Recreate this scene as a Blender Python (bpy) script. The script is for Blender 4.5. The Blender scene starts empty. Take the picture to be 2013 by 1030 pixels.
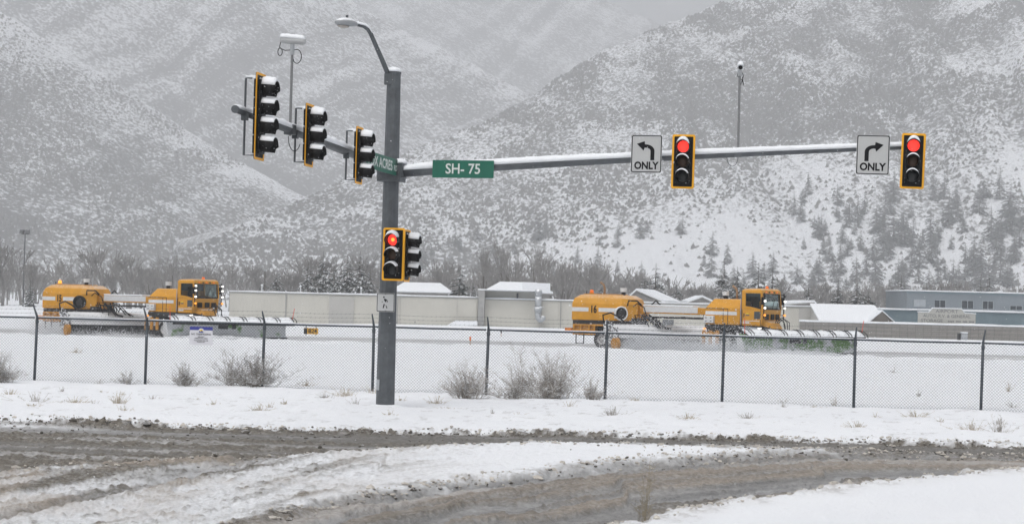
import bpy, math, random
import numpy as np
from mathutils import Vector, Matrix

# ------------------------------------------------------------------ camera, sky, sun, exposure
S = bpy.context.scene
COL = S.collection
R = math.radians
F, CX, CY, EYE = 3500.0, 1006.5, 515.0, 2.65
PITCH, ROLL = math.atan(79 / 3500), R(1.45)

cam = bpy.data.objects.new('camera', bpy.data.cameras.new('camera'))
COL.objects.link(cam)
cam.data.lens = 36 * F / 2013
cam.data.sensor_width = 36
cam.data.clip_start, cam.data.clip_end = 0.5, 12000
cam.matrix_world = Matrix.Translation((0, 0, EYE)) @ Matrix.Rotation(R(90) + PITCH, 4, 'X') @ Matrix.Rotation(ROLL, 4, 'Z')
cam.data.dof.use_dof = True
cam.data.dof.focus_distance = 46
cam.data.dof.aperture_fstop = 4.0
S.camera = cam

SUN_EL, SUN_AZ = R(62), R(205)
w = bpy.data.worlds.new('World'); S.world = w; w.use_nodes = True
nt = w.node_tree
sky = nt.nodes.new('ShaderNodeTexSky'); sky.sky_type = 'NISHITA'; sky.sun_disc = False
sky.sun_elevation, sky.sun_rotation = SUN_EL, SUN_AZ
sky.air_density, sky.dust_density, sky.ozone_density = 1.0, 6.0, 1.0
hs = nt.nodes.new('ShaderNodeHueSaturation'); hs.inputs['Saturation'].default_value = 0.26
nt.links.new(sky.outputs[0], hs.inputs['Color'])
nt.links.new(hs.outputs[0], nt.nodes['Background'].inputs[0])
nt.nodes['Background'].inputs[1].default_value = 0.129
sun = bpy.data.objects.new('overcast_sun', bpy.data.lights.new('overcast_sun', 'SUN'))
COL.objects.link(sun)
sun.data.energy, sun.data.angle, sun.data.color = 0.95, R(40), (1, .97, .93)
sdir = Vector((math.sin(SUN_AZ) * math.cos(SUN_EL), math.cos(SUN_AZ) * math.cos(SUN_EL), math.sin(SUN_EL)))
sun.rotation_euler = (-sdir).to_track_quat('-Z', 'Y').to_euler()
S.view_settings.view_transform = 'Standard'; S.view_settings.look = 'None'
S.view_settings.gamma = 1; S.view_settings.exposure = 0.0
S.view_settings.use_curve_mapping = False
S.render.engine = 'CYCLES'
S.cycles.use_denoising = True
S.cycles.max_bounces = 8; S.cycles.volume_bounces = 2
S.cycles.transparent_max_bounces = 16

# ------------------------------------------------------------------ helpers
def ray(x, y):
    dx, dy = x - CX, CY - y
    a = dx * math.cos(ROLL) - dy * math.sin(ROLL); b = dx * math.sin(ROLL) + dy * math.cos(ROLL)
    Y = F * math.cos(PITCH) - b * math.sin(PITCH); Z = F * math.sin(PITCH) + b * math.cos(PITCH)
    return a / Y, Z / Y
def at(x, y, Y):
    r = ray(x, y); return Vector((r[0] * Y, Y, EYE + r[1] * Y))
def gnd(x, y, z=0.0):
    r = ray(x, y); Y = (z - EYE) / r[1]; return Vector((r[0] * Y, Y, z))

def _h(ix, iy, seed):
    h = (ix * 374761393 + iy * 668265263 + seed * 144269504) & 0xffffffff
    h = ((h ^ (h >> 13)) * 1274126177) & 0xffffffff
    return ((h ^ (h >> 16)) & 0xffffffff) / 4294967295.0
def vn(x, y, seed=0):
    x = np.asarray(x, float); y = np.asarray(y, float)
    xi = np.floor(x).astype(np.int64); yi = np.floor(y).astype(np.int64)
    fx = x - xi; fy = y - yi
    fx = fx * fx * (3 - 2 * fx); fy = fy * fy * (3 - 2 * fy)
    a = _h(xi, yi, seed); b = _h(xi + 1, yi, seed); c = _h(xi, yi + 1, seed); d = _h(xi + 1, yi + 1, seed)
    return (a + (b - a) * fx) * (1 - fy) + (c + (d - c) * fx) * fy
def fbm(x, y, seed=0, o=4, g=.5):
    t = 0; a = 1; n = 0
    for k in range(o):
        t = t + a * vn(x * 2 ** k + 13.7 * k, y * 2 ** k + 7.1 * k, seed + k); n += a; a *= g
    return t / n
def sm(a, b, x):
    t = np.clip((np.asarray(x, float) - a) / (b - a), 0, 1); return t * t * (3 - 2 * t)

MATS = {}
def mat(name, col, rough=.6, metal=0.0, var=.12, scale=6.0, bump=0.0, bscale=None, snow=0.0, snow_lo=.35, emit=None, estr=0.0, spec=.5, stretch=None, col2=None, splash=0.0, splash_scale=3.0):
    if name in MATS: return MATS[name]
    m = bpy.data.materials.new(name); m.use_nodes = True; MATS[name] = m
    n, l = m.node_tree.nodes, m.node_tree.links
    b = n['Principled BSDF']
    b.inputs['Roughness'].default_value = rough; b.inputs['Metallic'].default_value = metal
    b.inputs['Specular IOR Level'].default_value = spec
    tc = n.new('ShaderNodeTexCoord'); src = tc.outputs['Object']
    if stretch:
        mp = n.new('ShaderNodeMapping'); mp.inputs['Scale'].default_value = stretch
        l.new(src, mp.inputs[0]); src = mp.outputs[0]
    no = n.new('ShaderNodeTexNoise'); no.inputs['Scale'].default_value = scale; no.inputs['Detail'].default_value = 5
    no.inputs['Roughness'].default_value = .65
    l.new(src, no.inputs['Vector'])
    mx = n.new('ShaderNodeMix'); mx.data_type = 'RGBA'
    rmp = n.new('ShaderNodeMapRange'); rmp.inputs[1].default_value = .3; rmp.inputs[2].default_value = .7
    l.new(no.outputs['Fac'], rmp.inputs[0]); l.new(rmp.outputs[0], mx.inputs[0])
    c2 = col2 if col2 else tuple(min(1, c * (1 + var)) for c in col)
    mx.inputs[6].default_value = (*[c * (1 - var) for c in col], 1) if not col2 else (*col, 1)
    mx.inputs[7].default_value = (*c2, 1)
    out = mx.outputs[2]
    if splash > 0:          # caked-on snow in patches
        n2 = n.new('ShaderNodeTexNoise'); n2.inputs['Scale'].default_value = splash_scale; n2.inputs['Detail'].default_value = 7
        l.new(tc.outputs['Object'], n2.inputs['Vector'])
        r2 = n.new('ShaderNodeMapRange'); r2.inputs[1].default_value = 1 - splash; r2.inputs[2].default_value = 1 - splash + .08
        l.new(n2.outputs['Fac'], r2.inputs[0])
        m2 = n.new('ShaderNodeMix'); m2.data_type = 'RGBA'
        l.new(r2.outputs[0], m2.inputs[0]); l.new(out, m2.inputs[6]); m2.inputs[7].default_value = (.78, .8, .83, 1)
        out = m2.outputs[2]
    if snow > 0:            # snow lying on what faces up
        ge = n.new('ShaderNodeNewGeometry'); sp = n.new('ShaderNodeSeparateXYZ'); l.new(ge.outputs['Normal'], sp.inputs[0])
        n3 = n.new('ShaderNodeTexNoise'); n3.inputs['Scale'].default_value = 9; n3.inputs['Detail'].default_value = 4
        l.new(tc.outputs['Object'], n3.inputs['Vector'])
        ad = n.new('ShaderNodeMath'); ad.operation = 'MULTIPLY_ADD'; ad.inputs[1].default_value = .5
        l.new(n3.outputs['Fac'], ad.inputs[0]); l.new(sp.outputs['Z'], ad.inputs[2])
        r3 = n.new('ShaderNodeMapRange'); r3.inputs[1].default_value = snow_lo + .25; r3.inputs[2].default_value = snow_lo + .5
        r3.inputs[4].default_value = snow
        l.new(ad.outputs[0], r3.inputs[0])
        m3 = n.new('ShaderNodeMix'); m3.data_type = 'RGBA'
        l.new(r3.outputs[0], m3.inputs[0]); l.new(out, m3.inputs[6]); m3.inputs[7].default_value = (.84, .86, .89, 1)
        out = m3.outputs[2]
    l.new(out, b.inputs['Base Color'])
    if bump > 0:
        nb = n.new('ShaderNodeTexNoise'); nb.inputs['Scale'].default_value = bscale or scale * 3; nb.inputs['Detail'].default_value = 5
        l.new(src, nb.inputs['Vector'])
        bp = n.new('ShaderNodeBump'); bp.inputs['Strength'].default_value = bump; bp.inputs['Distance'].default_value = .03
        l.new(nb.outputs['Fac'], bp.inputs['Height']); l.new(bp.outputs[0], b.inputs['Normal'])
    if emit:
        b.inputs['Emission Color'].default_value = (*emit, 1); b.inputs['Emission Strength'].default_value = estr
    return m

class MB:
    def __init__(s): s.v = []; s.f = []
    def add(s, vs, fs):
        o = len(s.v); s.v += [tuple(v) for v in vs]; s.f += [tuple(i + o for i in f) for f in fs]; return s
    def box(s, x0, x1, y0, y1, z0, z1, M=None):
        vs = [Vector((x, y, z)) for x in (x0, x1) for y in (y0, y1) for z in (z0, z1)]
        if M: vs = [M @ v for v in vs]
        return s.add(vs, [(0, 1, 3, 2), (4, 6, 7, 5), (0, 4, 5, 1), (2, 3, 7, 6), (0, 2, 6, 4), (1, 5, 7, 3)])
    def loft(s, rings, closed=True, caps=True):
        n = len(rings[0]); vs = [p for r in rings for p in r]; fs = []
        for k in range(len(rings) - 1):
            for i in range(n if closed else n - 1):
                j = (i + 1) % n; fs.append((k * n + i, k * n + j, (k + 1) * n + j, (k + 1) * n + i))
        if caps and closed:
            fs.append(tuple(reversed(range(n)))); fs.append(tuple((len(rings) - 1) * n + i for i in range(n)))
        return s.add(vs, fs)
    def tube(s, pts, r, n=8, caps=True, ph=0.0):
        pts = [Vector(p) for p in pts]; rs = r if isinstance(r, (list, tuple)) else [r] * len(pts)
        rings = []; up = None
        for i, p in enumerate(pts):
            t = (pts[min(i + 1, len(pts) - 1)] - pts[max(i - 1, 0)]).normalized()
            if up is None:
                up = Vector((0, 0, 1)) if abs(t.z) < .9 else Vector((1, 0, 0))
            a = up.cross(t).normalized(); b = t.cross(a); up = b
            rings.append([p + (a * math.cos(q) + b * math.sin(q)) * rs[i] for q in [2 * math.pi * (k + .5) / n + ph for k in range(n)]])
        return s.loft(rings, True, caps)
    def prism(s, poly, M, d0, d1):      # poly in local xz, thickness along y
        a = [M @ Vector((x, d0, z)) for x, z in poly]; b = [M @ Vector((x, d1, z)) for x, z in poly]
        return s.loft([a, b])
    def build(s, name, m, parent=None, smooth=False, bevel=0, kind=None, label=None):
        me = bpy.data.meshes.new(name); me.from_pydata(s.v, [], s.f); me.materials.append(m)
        if smooth: me.polygons.foreach_set('use_smooth', [True] * len(me.polygons))
        me.update()
        o = bpy.data.objects.new(name, me); COL.objects.link(o)
        if parent: o.parent = parent
        if bevel:
            bv = o.modifiers.new('bevel', 'BEVEL'); bv.width = bevel; bv.segments = 2; bv.limit_method = 'ANGLE'
        if kind: o['kind'] = kind
        if label: o['label'] = label
        return o
I4 = Matrix.Identity(4)
def np_mesh(name, V, Fc, m, parent=None, smooth=False):
    V = np.asarray(V, np.float32); Fc = np.asarray(Fc, np.int32); k = Fc.shape[1]
    me = bpy.data.meshes.new(name)
    me.vertices.add(len(V)); me.vertices.foreach_set('co', V.ravel())
    me.loops.add(Fc.size); me.loops.foreach_set('vertex_index', Fc.ravel())
    me.polygons.add(len(Fc)); me.polygons.foreach_set('loop_start', np.arange(0, Fc.size, k, dtype=np.int32))
    me.polygons.foreach_set('loop_total', np.full(len(Fc), k, np.int32))
    me.polygons.foreach_set('use_smooth', np.full(len(Fc), smooth))
    me.update(calc_edges=True); me.materials.append(m)
    o = bpy.data.objects.new(name, me); COL.objects.link(o)
    if parent: o.parent = parent
    return o
def tag(o, label=None, cat=None, group=None, kind=None):
    if label: o['label'] = label
    if cat: o['category'] = cat
    if group: o['group'] = group
    if kind: o['kind'] = kind
    return o
def thing(name, label, cat, loc=(0, 0, 0), rz=0.0, group=None):
    o = bpy.data.objects.new(name, None); COL.objects.link(o); o.empty_display_size = .2
    o.location = loc; o.rotation_euler = (0, 0, rz)
    return tag(o, label, cat, group)
def copy_tree(o, parent=None):
    c = o.copy(); COL.objects.link(c); c.parent = parent
    for ch in [x for x in bpy.data.objects if x.parent == o]: copy_tree(ch, c)
    return c
def text(name, s, size, m, parent, M, sx=1.0, bold=0.0, ext=.003, align='CENTER'):
    cu = bpy.data.curves.new('t', 'FONT'); cu.body = s; cu.size = size; cu.align_x = align; cu.align_y = 'CENTER'
    cu.offset = bold; cu.extrude = ext; cu.resolution_u = 3
    t = bpy.data.objects.new('t', cu); COL.objects.link(t)
    bpy.context.view_layer.update()
    me = bpy.data.meshes.new_from_object(t.evaluated_get(bpy.context.evaluated_depsgraph_get()))
    bpy.data.objects.remove(t); me.name = name
    # text lies in xy; stand it up facing -y
    me.transform(M @ Matrix.Rotation(R(90), 4, 'X') @ Matrix.Diagonal((sx, 1, 1, 1)))
    me.materials.clear(); me.materials.append(m)
    o = bpy.data.objects.new(name, me); COL.objects.link(o); o.parent = parent
    return o

# ------------------------------------------------------------------ materials
SNOW = mat('snow', (.80, .825, .86), .75, var=.03, scale=5, bump=.25, bscale=25)
GALV = mat('galvanised_steel', (.105, .115, .125), .5, .4, var=.22, scale=4, bump=.05)
GALV_L = mat('light_galvanised', (.42, .44, .46), .45, .5, var=.15, scale=6)
BLACK = mat('black_housing', (.006, .006, .007), .5, var=.3, scale=12, splash=.34, splash_scale=26, spec=.2)
BLACKC = mat('black_plain', (.006, .006, .007), .5, var=.3, scale=12, spec=.2)
YBORD = mat('yellow_reflective_border', (.88, .42, .008), .45, var=.05, scale=10)
RUBBER = mat('rubber', (.02, .02, .021), .8, var=.3, scale=9, splash=.36, splash_scale=6)
WHITEP = mat('white_painted', (.62, .63, .64), .5, var=.08, scale=5, snow=.9)
SIGNW = mat('sign_white', (.46, .47, .47), .5, var=.03, scale=4)
SIGNK = mat('sign_black', (.006, .006, .008), .6, var=.2, spec=.15)
SIGNG = mat('sign_green', (.004, .115, .075), .5, var=.08, scale=5)
SIGNT = mat('sign_lettering', (.62, .66, .64), .5, var=.04)
LENS_R = mat('lit_red_lens', (.6, .02, .015), .35, emit=(1, .045, .032), estr=1.4)
LENS_H = mat('lit_lens_core', (.8, .2, .05), .35, emit=(1, .42, .06), estr=1.5)
LENS_A = mat('dark_amber_lens', (.06, .024, .006), .35, var=.5, scale=30)
LENS_G = mat('dark_green_lens', (.022, .026, .028), .35, var=.5, scale=30)
YEL = mat('yellow_vehicle_paint', (.575, .265, .008), .42, var=.14, scale=1.6, snow=.35, snow_lo=.66, splash=.305, splash_scale=5)
YELD = mat('yellow_frame_grimy', (.50, .23, .02), .5, var=.25, scale=4, splash=.33, splash_scale=5)
DARKF = mat('dark_chassis', (.022, .022, .024), .6, var=.35, scale=5, splash=.36, splash_scale=5)
GREENP = mat('green_plow_paint', (.13, .30, .06), .45, var=.15, scale=4, splash=.505, splash_scale=1.1)
GREENQ = mat('green_plow_snowed', (.13, .30, .06), .45, var=.15, scale=4, splash=.66, splash_scale=1.0)
BRISTLE = mat('broom_bristle', (.05, .048, .046), .9, var=.4, scale=14, stretch=(1, 1, 1), splash=.38, splash_scale=8)
RED = mat('red_marker', (.7, .07, .04), .5)
ORANGE = mat('orange_marker', (.75, .18, .03), .5)
LAMP = mat('lit_white_lamp', (.9, .9, .9), .3, emit=(1, .97, .9), estr=1.6)
AMB = mat('lit_amber_lamp', (.9, .35, .05), .3, emit=(1, .36, .03), estr=1.3)
AMBD = mat('amber_beacon', (.75, .16, .02), .3, emit=(1, .2, .01), estr=.25)
GLASS = bpy.data.materials.new('tinted_glass'); GLASS.use_nodes = True
_n, _l = GLASS.node_tree.nodes, GLASS.node_tree.links
_tr = _n.new('ShaderNodeBsdfTransparent'); _tr.inputs[0].default_value = (.62, .70, .69, 1)
_gl = _n.new('ShaderNodeBsdfGlossy'); _gl.inputs['Roughness'].default_value = .04
_lw = _n.new('ShaderNodeFresnel'); _lw.inputs[0].default_value = 1.5
_mx = _n.new('ShaderNodeMixShader'); _l.new(_lw.outputs[0], _mx.inputs[0]); _l.new(_tr.outputs[0], _mx.inputs[1]); _l.new(_gl.outputs[0], _mx.inputs[2])
_l.new(_mx.outputs[0], _n['Material Output'].inputs[0])

# ------------------------------------------------------------------ ground sheet
rng = np.random.default_rng(7); random.seed(7)
def curve(px, z=0.0):
    p = sorted([gnd(x, y, z)[:2] for x, y in px]); a = np.array(p); return a[:, 0], a[:, 1]
def ev(c, X):
    x, y = c; r = np.interp(X, x, y)
    s0 = (y[1] - y[0]) / (x[1] - x[0]); s1 = (y[-1] - y[-2]) / (x[-1] - x[-2])
    r = np.where(X < x[0], y[0] + (X - x[0]) * s0, r); return np.where(X > x[-1], y[-1] + (X - x[-1]) * s1, r)
CU = curve([(0, 824), (350, 838), (700, 849), (1050, 854), (1400, 862), (1700, 868), (2013, 880)])
CA = curve([(0, 925), (150, 921), (300, 915), (500, 902), (700, 888), (900, 877), (1100, 872), (1300, 878), (1500, 884), (1700, 889), (2013, 897)])
CB = curve([(540, 1030), (700, 987), (900, 957), (1000, 946), (1200, 918), (1400, 904), (1560, 894), (1700, 893), (2013, 899)])
CC = curve([(1230, 1040), (1300, 1026), (1400, 1006), (1600, 974), (1800, 949), (2013, 930)])
NE = (np.array([-60., -40, -30, -20, -11, 0, 10, 20, 32, 60]), np.array([116., 112, 110, 106, 103, 102, 101, 99, 98.5, 97]))

def ground(X, Y):
    n1 = fbm(X * 1.3, Y * .8, 3, 3) - .5; n2 = fbm(X * 6, Y * 4, 9, 3) - .5
    wob = n1 * .9 + n2 * .45
    yU, yA, yB, yC = ev(CU, X), ev(CA, X), ev(CB, X), ev(CC, X)
    slB = np.gradient(ev(CB, np.linspace(-12, 14, 400)), 26 / 399)
    cB = 1 / np.sqrt(1 + np.interp(X, np.linspace(-12, 14, 400), slB) ** 2)
    vB = (Y - yB) * cB; cC = .62
    up = sm(-.25, .25, yU - Y + wob) * sm(-.5, .5, Y - yA + wob * 1.6)
    med = sm(-.5, .5, yA - Y - wob * 1.6) * sm(-.25, .25, vB + wob * .8)
    low = sm(-.25, .25, -vB - wob * .8) * sm(-.25, .25, (Y - yC) * cC + wob * .7)
    rgt = sm(-.25, .25, (yC - Y) * cC - wob * .7) * (X > -9)
    low = np.clip(low, 0, 1 - rgt)
    # streaks along the lanes
    sU = fbm((Y - yU) * 1.9, X * .16, 21, 4); sL = fbm(vB * 1.7, (X * 1 + Y) * .12, 31, 4); sF = fbm(vB * 7.0, (X + Y) * .35, 41, 4, .6)
    clod = fbm(X * 6.5, Y * 4.5, 51, 5, .6); fine = fbm(X * 16, Y * 11, 61, 3)
    dirt = np.zeros_like(X); asp = np.zeros_like(X); tan = np.zeros_like(X)
    # upper lane: packed grey-brown slush with a few bared wheel tracks
    wedge = sm(.5, -.5, (X - (-8.0)) / 4.5) * sm(.25, .7, sU + .25 * sm(-12, -6, Y - yU) - .1) * sm(-3.2, -1.0, Y - yU) * sm(.2, -.9, Y - yU + .2)
    dirt += up * np.clip(.93 + .5 * (clod - .5) - .7 * wedge - .25 * sm(.55, .75, sU), 0, 1)
    track = sm(.60, .68, fbm((Y - yU) * 1.2 + 3, X * .05, 77, 2))
    asp += up * track * .5
    # median wedge of thrown snow: clean on the right, dirty and rutted on the left
    left = sm(.8, -4.5, X)
    dm = np.clip(.05 + left * (.22 + .62 * sm(.44, .66, sL * .6 + sF * .4)) + .30 * sm(.58, .72, clod) * (.3 + left) + .5 * sm(.6, -.1, np.abs(vB) * 1.2 + n2) + .55 * sm(.9, 0, np.abs(Y - yA) + n1 * 2), 0, .9)
    dirt += med * dm
    tan += med * left * sm(.44, .62, fbm(X * .9 + 5, Y * .5, 83, 5, .6)) * .75
    rut = sm(.085, .02, np.abs(fbm(vB * .62, (X + Y) * .02, 91, 2) - .5)) * left
    asp += med * rut * .4
    # near lane: wet asphalt with tan slush ridges
    ridge = sm(.47, .60, sL * .6 + sF * .4)
    dirt += low * np.clip(.62 + .28 * ridge + .3 * (clod - .5), 0, 1)
    asp += low * (1 - .85 * ridge) * np.clip(.62 + 1.6 * (sF - .45), 0, 1)
    tan += low * (.12 + .55 * ridge) * sm(.35, .7, fbm(vB * 1.1, (X + Y) * .15, 95, 3))
    dirt += low * -.25 * sm(.62, .75, fbm(vB * .9, (X + Y) * .07, 99, 3))
    # right-hand bank: clean snow with a dirty berm
    dirt += rgt * .38 * sm(.9, .1, (yC - Y) * cC + n1) * sm(.35, .65, clod)
    tan += rgt * .35 * sm(1.1, 0, (yC - Y) * cC + n1)
    # verge: spatter near the lane
    ver = sm(-.2, .2, Y - yU + wob)
    dirt += ver * .28 * sm(.60, .72, fbm(X * 3.2, Y * 2.2, 57, 5, .65)) * (Y < 49)
    dirt += ver * .45 * sm(2.0, 0, Y - yU) * sm(.5, .72, clod) * (Y < yU + 3)
    # the cleared strip on the airfield
    yN = ev(NE, X); st = sm(0, .8, Y - yN) * sm(21, 19, Y - yN + 3 * (fbm(X * .1, Y * .1, 5, 2) - .5))
    ss = fbm((Y - yN) * .6, X * .03, 15, 4)
    dirt += st * .18; asp += st * np.clip(.30 + .9 * (ss - .42), 0, .8)
    # heights
    z = .05 * (fbm(X * .12, Y * .12, 17, 3) - .5) * sm(20, 40, Y) + .012 * (fine - .5)
    z += up * (-.03 + .14 * (clod - .45) * (1 - track) + .06 * (sU - .5) + .03 * (fine - .5))
    z += med * (.09 + .10 * (clod - .5) * (.35 + left) + .12 * left * (sL - .5) - .07 * rut + .03 * (fine - .5) * (.4 + left))
    z += low * (-.05 + .06 * ridge * (.3 + clod * 1.3) + .045 * (sF - .5) + .025 * (fine - .5))
    z += rgt * (.12 + .07 * sm(.8, .1, (yC - Y) * cC) * (clod * 2 - .6) + .05 * sm(0, 6, yC - Y))
    z += ver * (.10 * sm(1.1, .2, Y - yU) * (clod * 1.6 - .35) + .16 * (fbm(X * .9, Y * .7, 27, 5, .62) - .5) * sm(60, 50, Y))
    wr = np.exp(-((Y - yN + .6 * (fbm(X * .35, Y * 0, 33, 2) - .5)) / .75) ** 2)
    z += wr * (.16 + .22 * (fbm(X * 1.1, Y * .8, 37, 3) - .4)) - st * .05
    z += -.2 * sm(-8, -26, X) * sm(62, 95, Y)
    return z, np.clip(dirt, 0, 1), np.clip(asp, 0, 1), np.clip(tan, 0, 1)

u = np.concatenate([-np.linspace(.7, .37, 20)[:-1], np.linspace(-.36, .36, 850), np.linspace(.37, .7, 20)[1:]])
rows = np.concatenate([np.exp(np.arange(math.log(6.5), math.log(132), .0055)), np.exp(np.linspace(math.log(133), math.log(5400), 80))])
GU, GY = np.meshgrid(u, rows); GX = GU * GY
gz, gd, ga, gt = ground(GX, GY)
nr, nc = GX.shape
ii = (np.arange(nr - 1)[:, None] * nc + np.arange(nc - 1)[None, :]).ravel()
gf = np.stack([ii, ii + 1, ii + nc + 1, ii + nc], 1)

GM = bpy.data.materials.new('snow_and_slush'); GM.use_nodes = True
n, l = GM.node_tree.nodes, GM.node_tree.links; b = n['Principled BSDF']
def node(t, **k):
    q = n.new(t)
    for a, v in k.items(): setattr(q, a, v)
    return q
at_ = node('ShaderNodeAttribute', attribute_name='mask'); sp = node('ShaderNodeSeparateColor'); l.new(at_.outputs['Color'], sp.inputs[0])
tc = node('ShaderNodeTexCoord')
def nz(scale, detail=5, rough=.6):
    q = node('ShaderNodeTexNoise'); q.inputs['Scale'].default_value = scale; q.inputs['Detail'].default_value = detail
    q.inputs['Roughness'].default_value = rough; l.new(tc.outputs['Object'], q.inputs['Vector']); return q.outputs['Fac']
def mixc(f, a, c):
    q = node('ShaderNodeMix', data_type='RGBA')
    if isinstance(f, float): q.inputs[0].default_value = f
    else: l.new(f, q.inputs[0])
    for i, v in ((6, a), (7, c)):
        if isinstance(v, tuple): q.inputs[i].default_value = (*v, 1)
        else: l.new(v, q.inputs[i])
    return q.outputs[2]
def mth(op, a, c, cl=False):
    q = node('ShaderNodeMath', operation=op, use_clamp=cl)
    for i, v in ((0, a), (1, c)):
        if isinstance(v, (int, float)): q.inputs[i].default_value = v
        else: l.new(v, q.inputs[i])
    return q.outputs[0]
def rngn(v, a, c, d=0., e=1.):
    q = node('ShaderNodeMapRange'); l.new(v, q.inputs[0])
    for i, x in enumerate((a, c, d, e)): q.inputs[i + 1].default_value = x
    return q.outputs[0]
snowc = mixc(nz(.6), (.80, .825, .865), (.86, .88, .91))
slush = mixc(rngn(nz(12, 7, .75), .36, .66), (.055, .048, .038), (.225, .203, .168))
tanc = mixc(rngn(nz(10, 7, .75), .35, .65), (.20, .165, .13), (.44, .385, .325))
dirty = mixc(sp.outputs['Blue'], slush, tanc)
aspc = mixc(rngn(nz(5, 7, .75), .35, .65), (.062, .061, .059), (.19, .186, .178))
dsp = rngn(mth('ADD', sp.outputs['Red'], mth('MULTIPLY', mth('SUBTRACT', nz(11, 6, .72), .5), .9)), .08, .92)
c1 = mixc(mth('MULTIPLY', dsp, rngn(sp.outputs['Red'], 0, .12), True), snowc, dirty)
tsnow = mixc(mth('MULTIPLY', sp.outputs['Blue'], .35), c1, tanc)
fin = mixc(mth('MULTIPLY', sp.outputs['Green'], 1., True), tsnow, aspc)
l.new(fin, b.inputs['Base Color'])
l.new(rngn(sp.outputs['Green'], 0, 1, .75, .30), b.inputs['Roughness'])
bp = node('ShaderNodeBump'); bp.inputs['Strength'].default_value = .8; bp.inputs['Distance'].default_value = .04
l.new(nz(13, 6, .7), bp.inputs['Height']); l.new(bp.outputs[0], b.inputs['Normal'])
go = np_mesh('snow_ground', np.stack([GX, GY, gz], -1).reshape(-1, 3), gf, GM, smooth=True)
ca = go.data.color_attributes.new('mask', 'FLOAT_COLOR', 'POINT')
ca.data.foreach_set('color', np.stack([gd, ga, gt, np.ones_like(gd)], -1).astype(np.float32).ravel())
tag(go, 'snow covered ground with slushy road in front and open airfield behind', kind='structure')
bo = MB().add([(-4000, -150, -.6), (4000, -150, -.6), (4000, 5400, -.6), (-4000, 5400, -.6)], [(0, 1, 2, 3)]).build('ground_base', SNOW)
tag(bo, 'level snow around the scene', kind='structure')
def gz_at(x, y): return float(ground(np.array([float(x)]), np.array([float(y)]))[0][0])

# loose lumps of slush
def lumps(name, pts, rad, m, seed):
    rg = np.random.default_rng(seed); t = (1 + 5 ** .5) / 2
    V0 = np.array([(-1, t, 0), (1, t, 0), (-1, -t, 0), (1, -t, 0), (0, -1, t), (0, 1, t), (0, -1, -t), (0, 1, -t), (t, 0, -1), (t, 0, 1), (-t, 0, -1), (-t, 0, 1)]) / 1.9
    F0 = np.array([(0, 11, 5), (0, 5, 1), (0, 1, 7), (0, 7, 10), (0, 10, 11), (1, 5, 9), (5, 11, 4), (11, 10, 2), (10, 7, 6), (7, 1, 8), (3, 9, 4), (3, 4, 2), (3, 2, 6), (3, 6, 8), (3, 8, 9), (4, 9, 5), (2, 4, 11), (6, 2, 10), (8, 6, 7), (9, 8, 1)])
    N = len(pts); j = rg.uniform(.6, 1.3, (N, 12, 1)); sc = np.stack([rg.uniform(.8, 1.5, N), rg.uniform(.8, 1.4, N), rg.uniform(.5, .9, N)], 1)[:, None, :]
    V = V0[None] * j * sc * rad[:, None, None] + pts[:, None, :]
    Fc = F0[None] + 12 * np.arange(N)[:, None, None]
    return np_mesh(name, V.reshape(-1, 3), Fc.reshape(-1, 3), m)
def edge_pts(c, N, spread, x0, x1, bias=0.0):
    X = rng.uniform(x0, x1, N); Y = ev(c, X) + rng.normal(bias, spread, N); k = (Y > 15) & (np.abs(X / Y) < .34); X, Y = X[k], Y[k]
    return np.stack([X, Y, ground(X, Y)[0] + .01], 1)
CL1 = mat('slush_lump', (.12, .11, .095), .85, var=.5, scale=3, bump=.4, bscale=60, snow=.25, snow_lo=.6)
CL2 = mat('dirty_snow_lump', (.50, .47, .43), .85, var=.3, scale=3, bump=.4, bscale=60)
P1 = np.concatenate([edge_pts(CU, 900, .18, -12, 12, -.15), edge_pts(CA, 700, .5, -11, 12), edge_pts(CB, 220, .3, -4, 11), edge_pts(CU, 500, 1.2, -12, 12, -1.6)])
o = lumps('slush_lumps', P1, rng.gamma(1.6, .0075, len(P1)) + .006, CL1, 1); tag(o, 'loose lumps of dark frozen slush along the lane edges', 'slush', kind='stuff')
P2 = np.concatenate([edge_pts(CB, 700, .3, -4, 11, .3), edge_pts(CA, 600, .5, -11, 12, -.4), edge_pts(CC, 500, .25, 1, 11, -.15), edge_pts(CU, 700, .3, -12, 12, .25)])
o = lumps('snow_lumps', P2, rng.gamma(1.6, .008, len(P2)) + .006, CL2, 2); tag(o, 'loose lumps of dirty snow along the lane edges', 'snow', kind='stuff')

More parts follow.
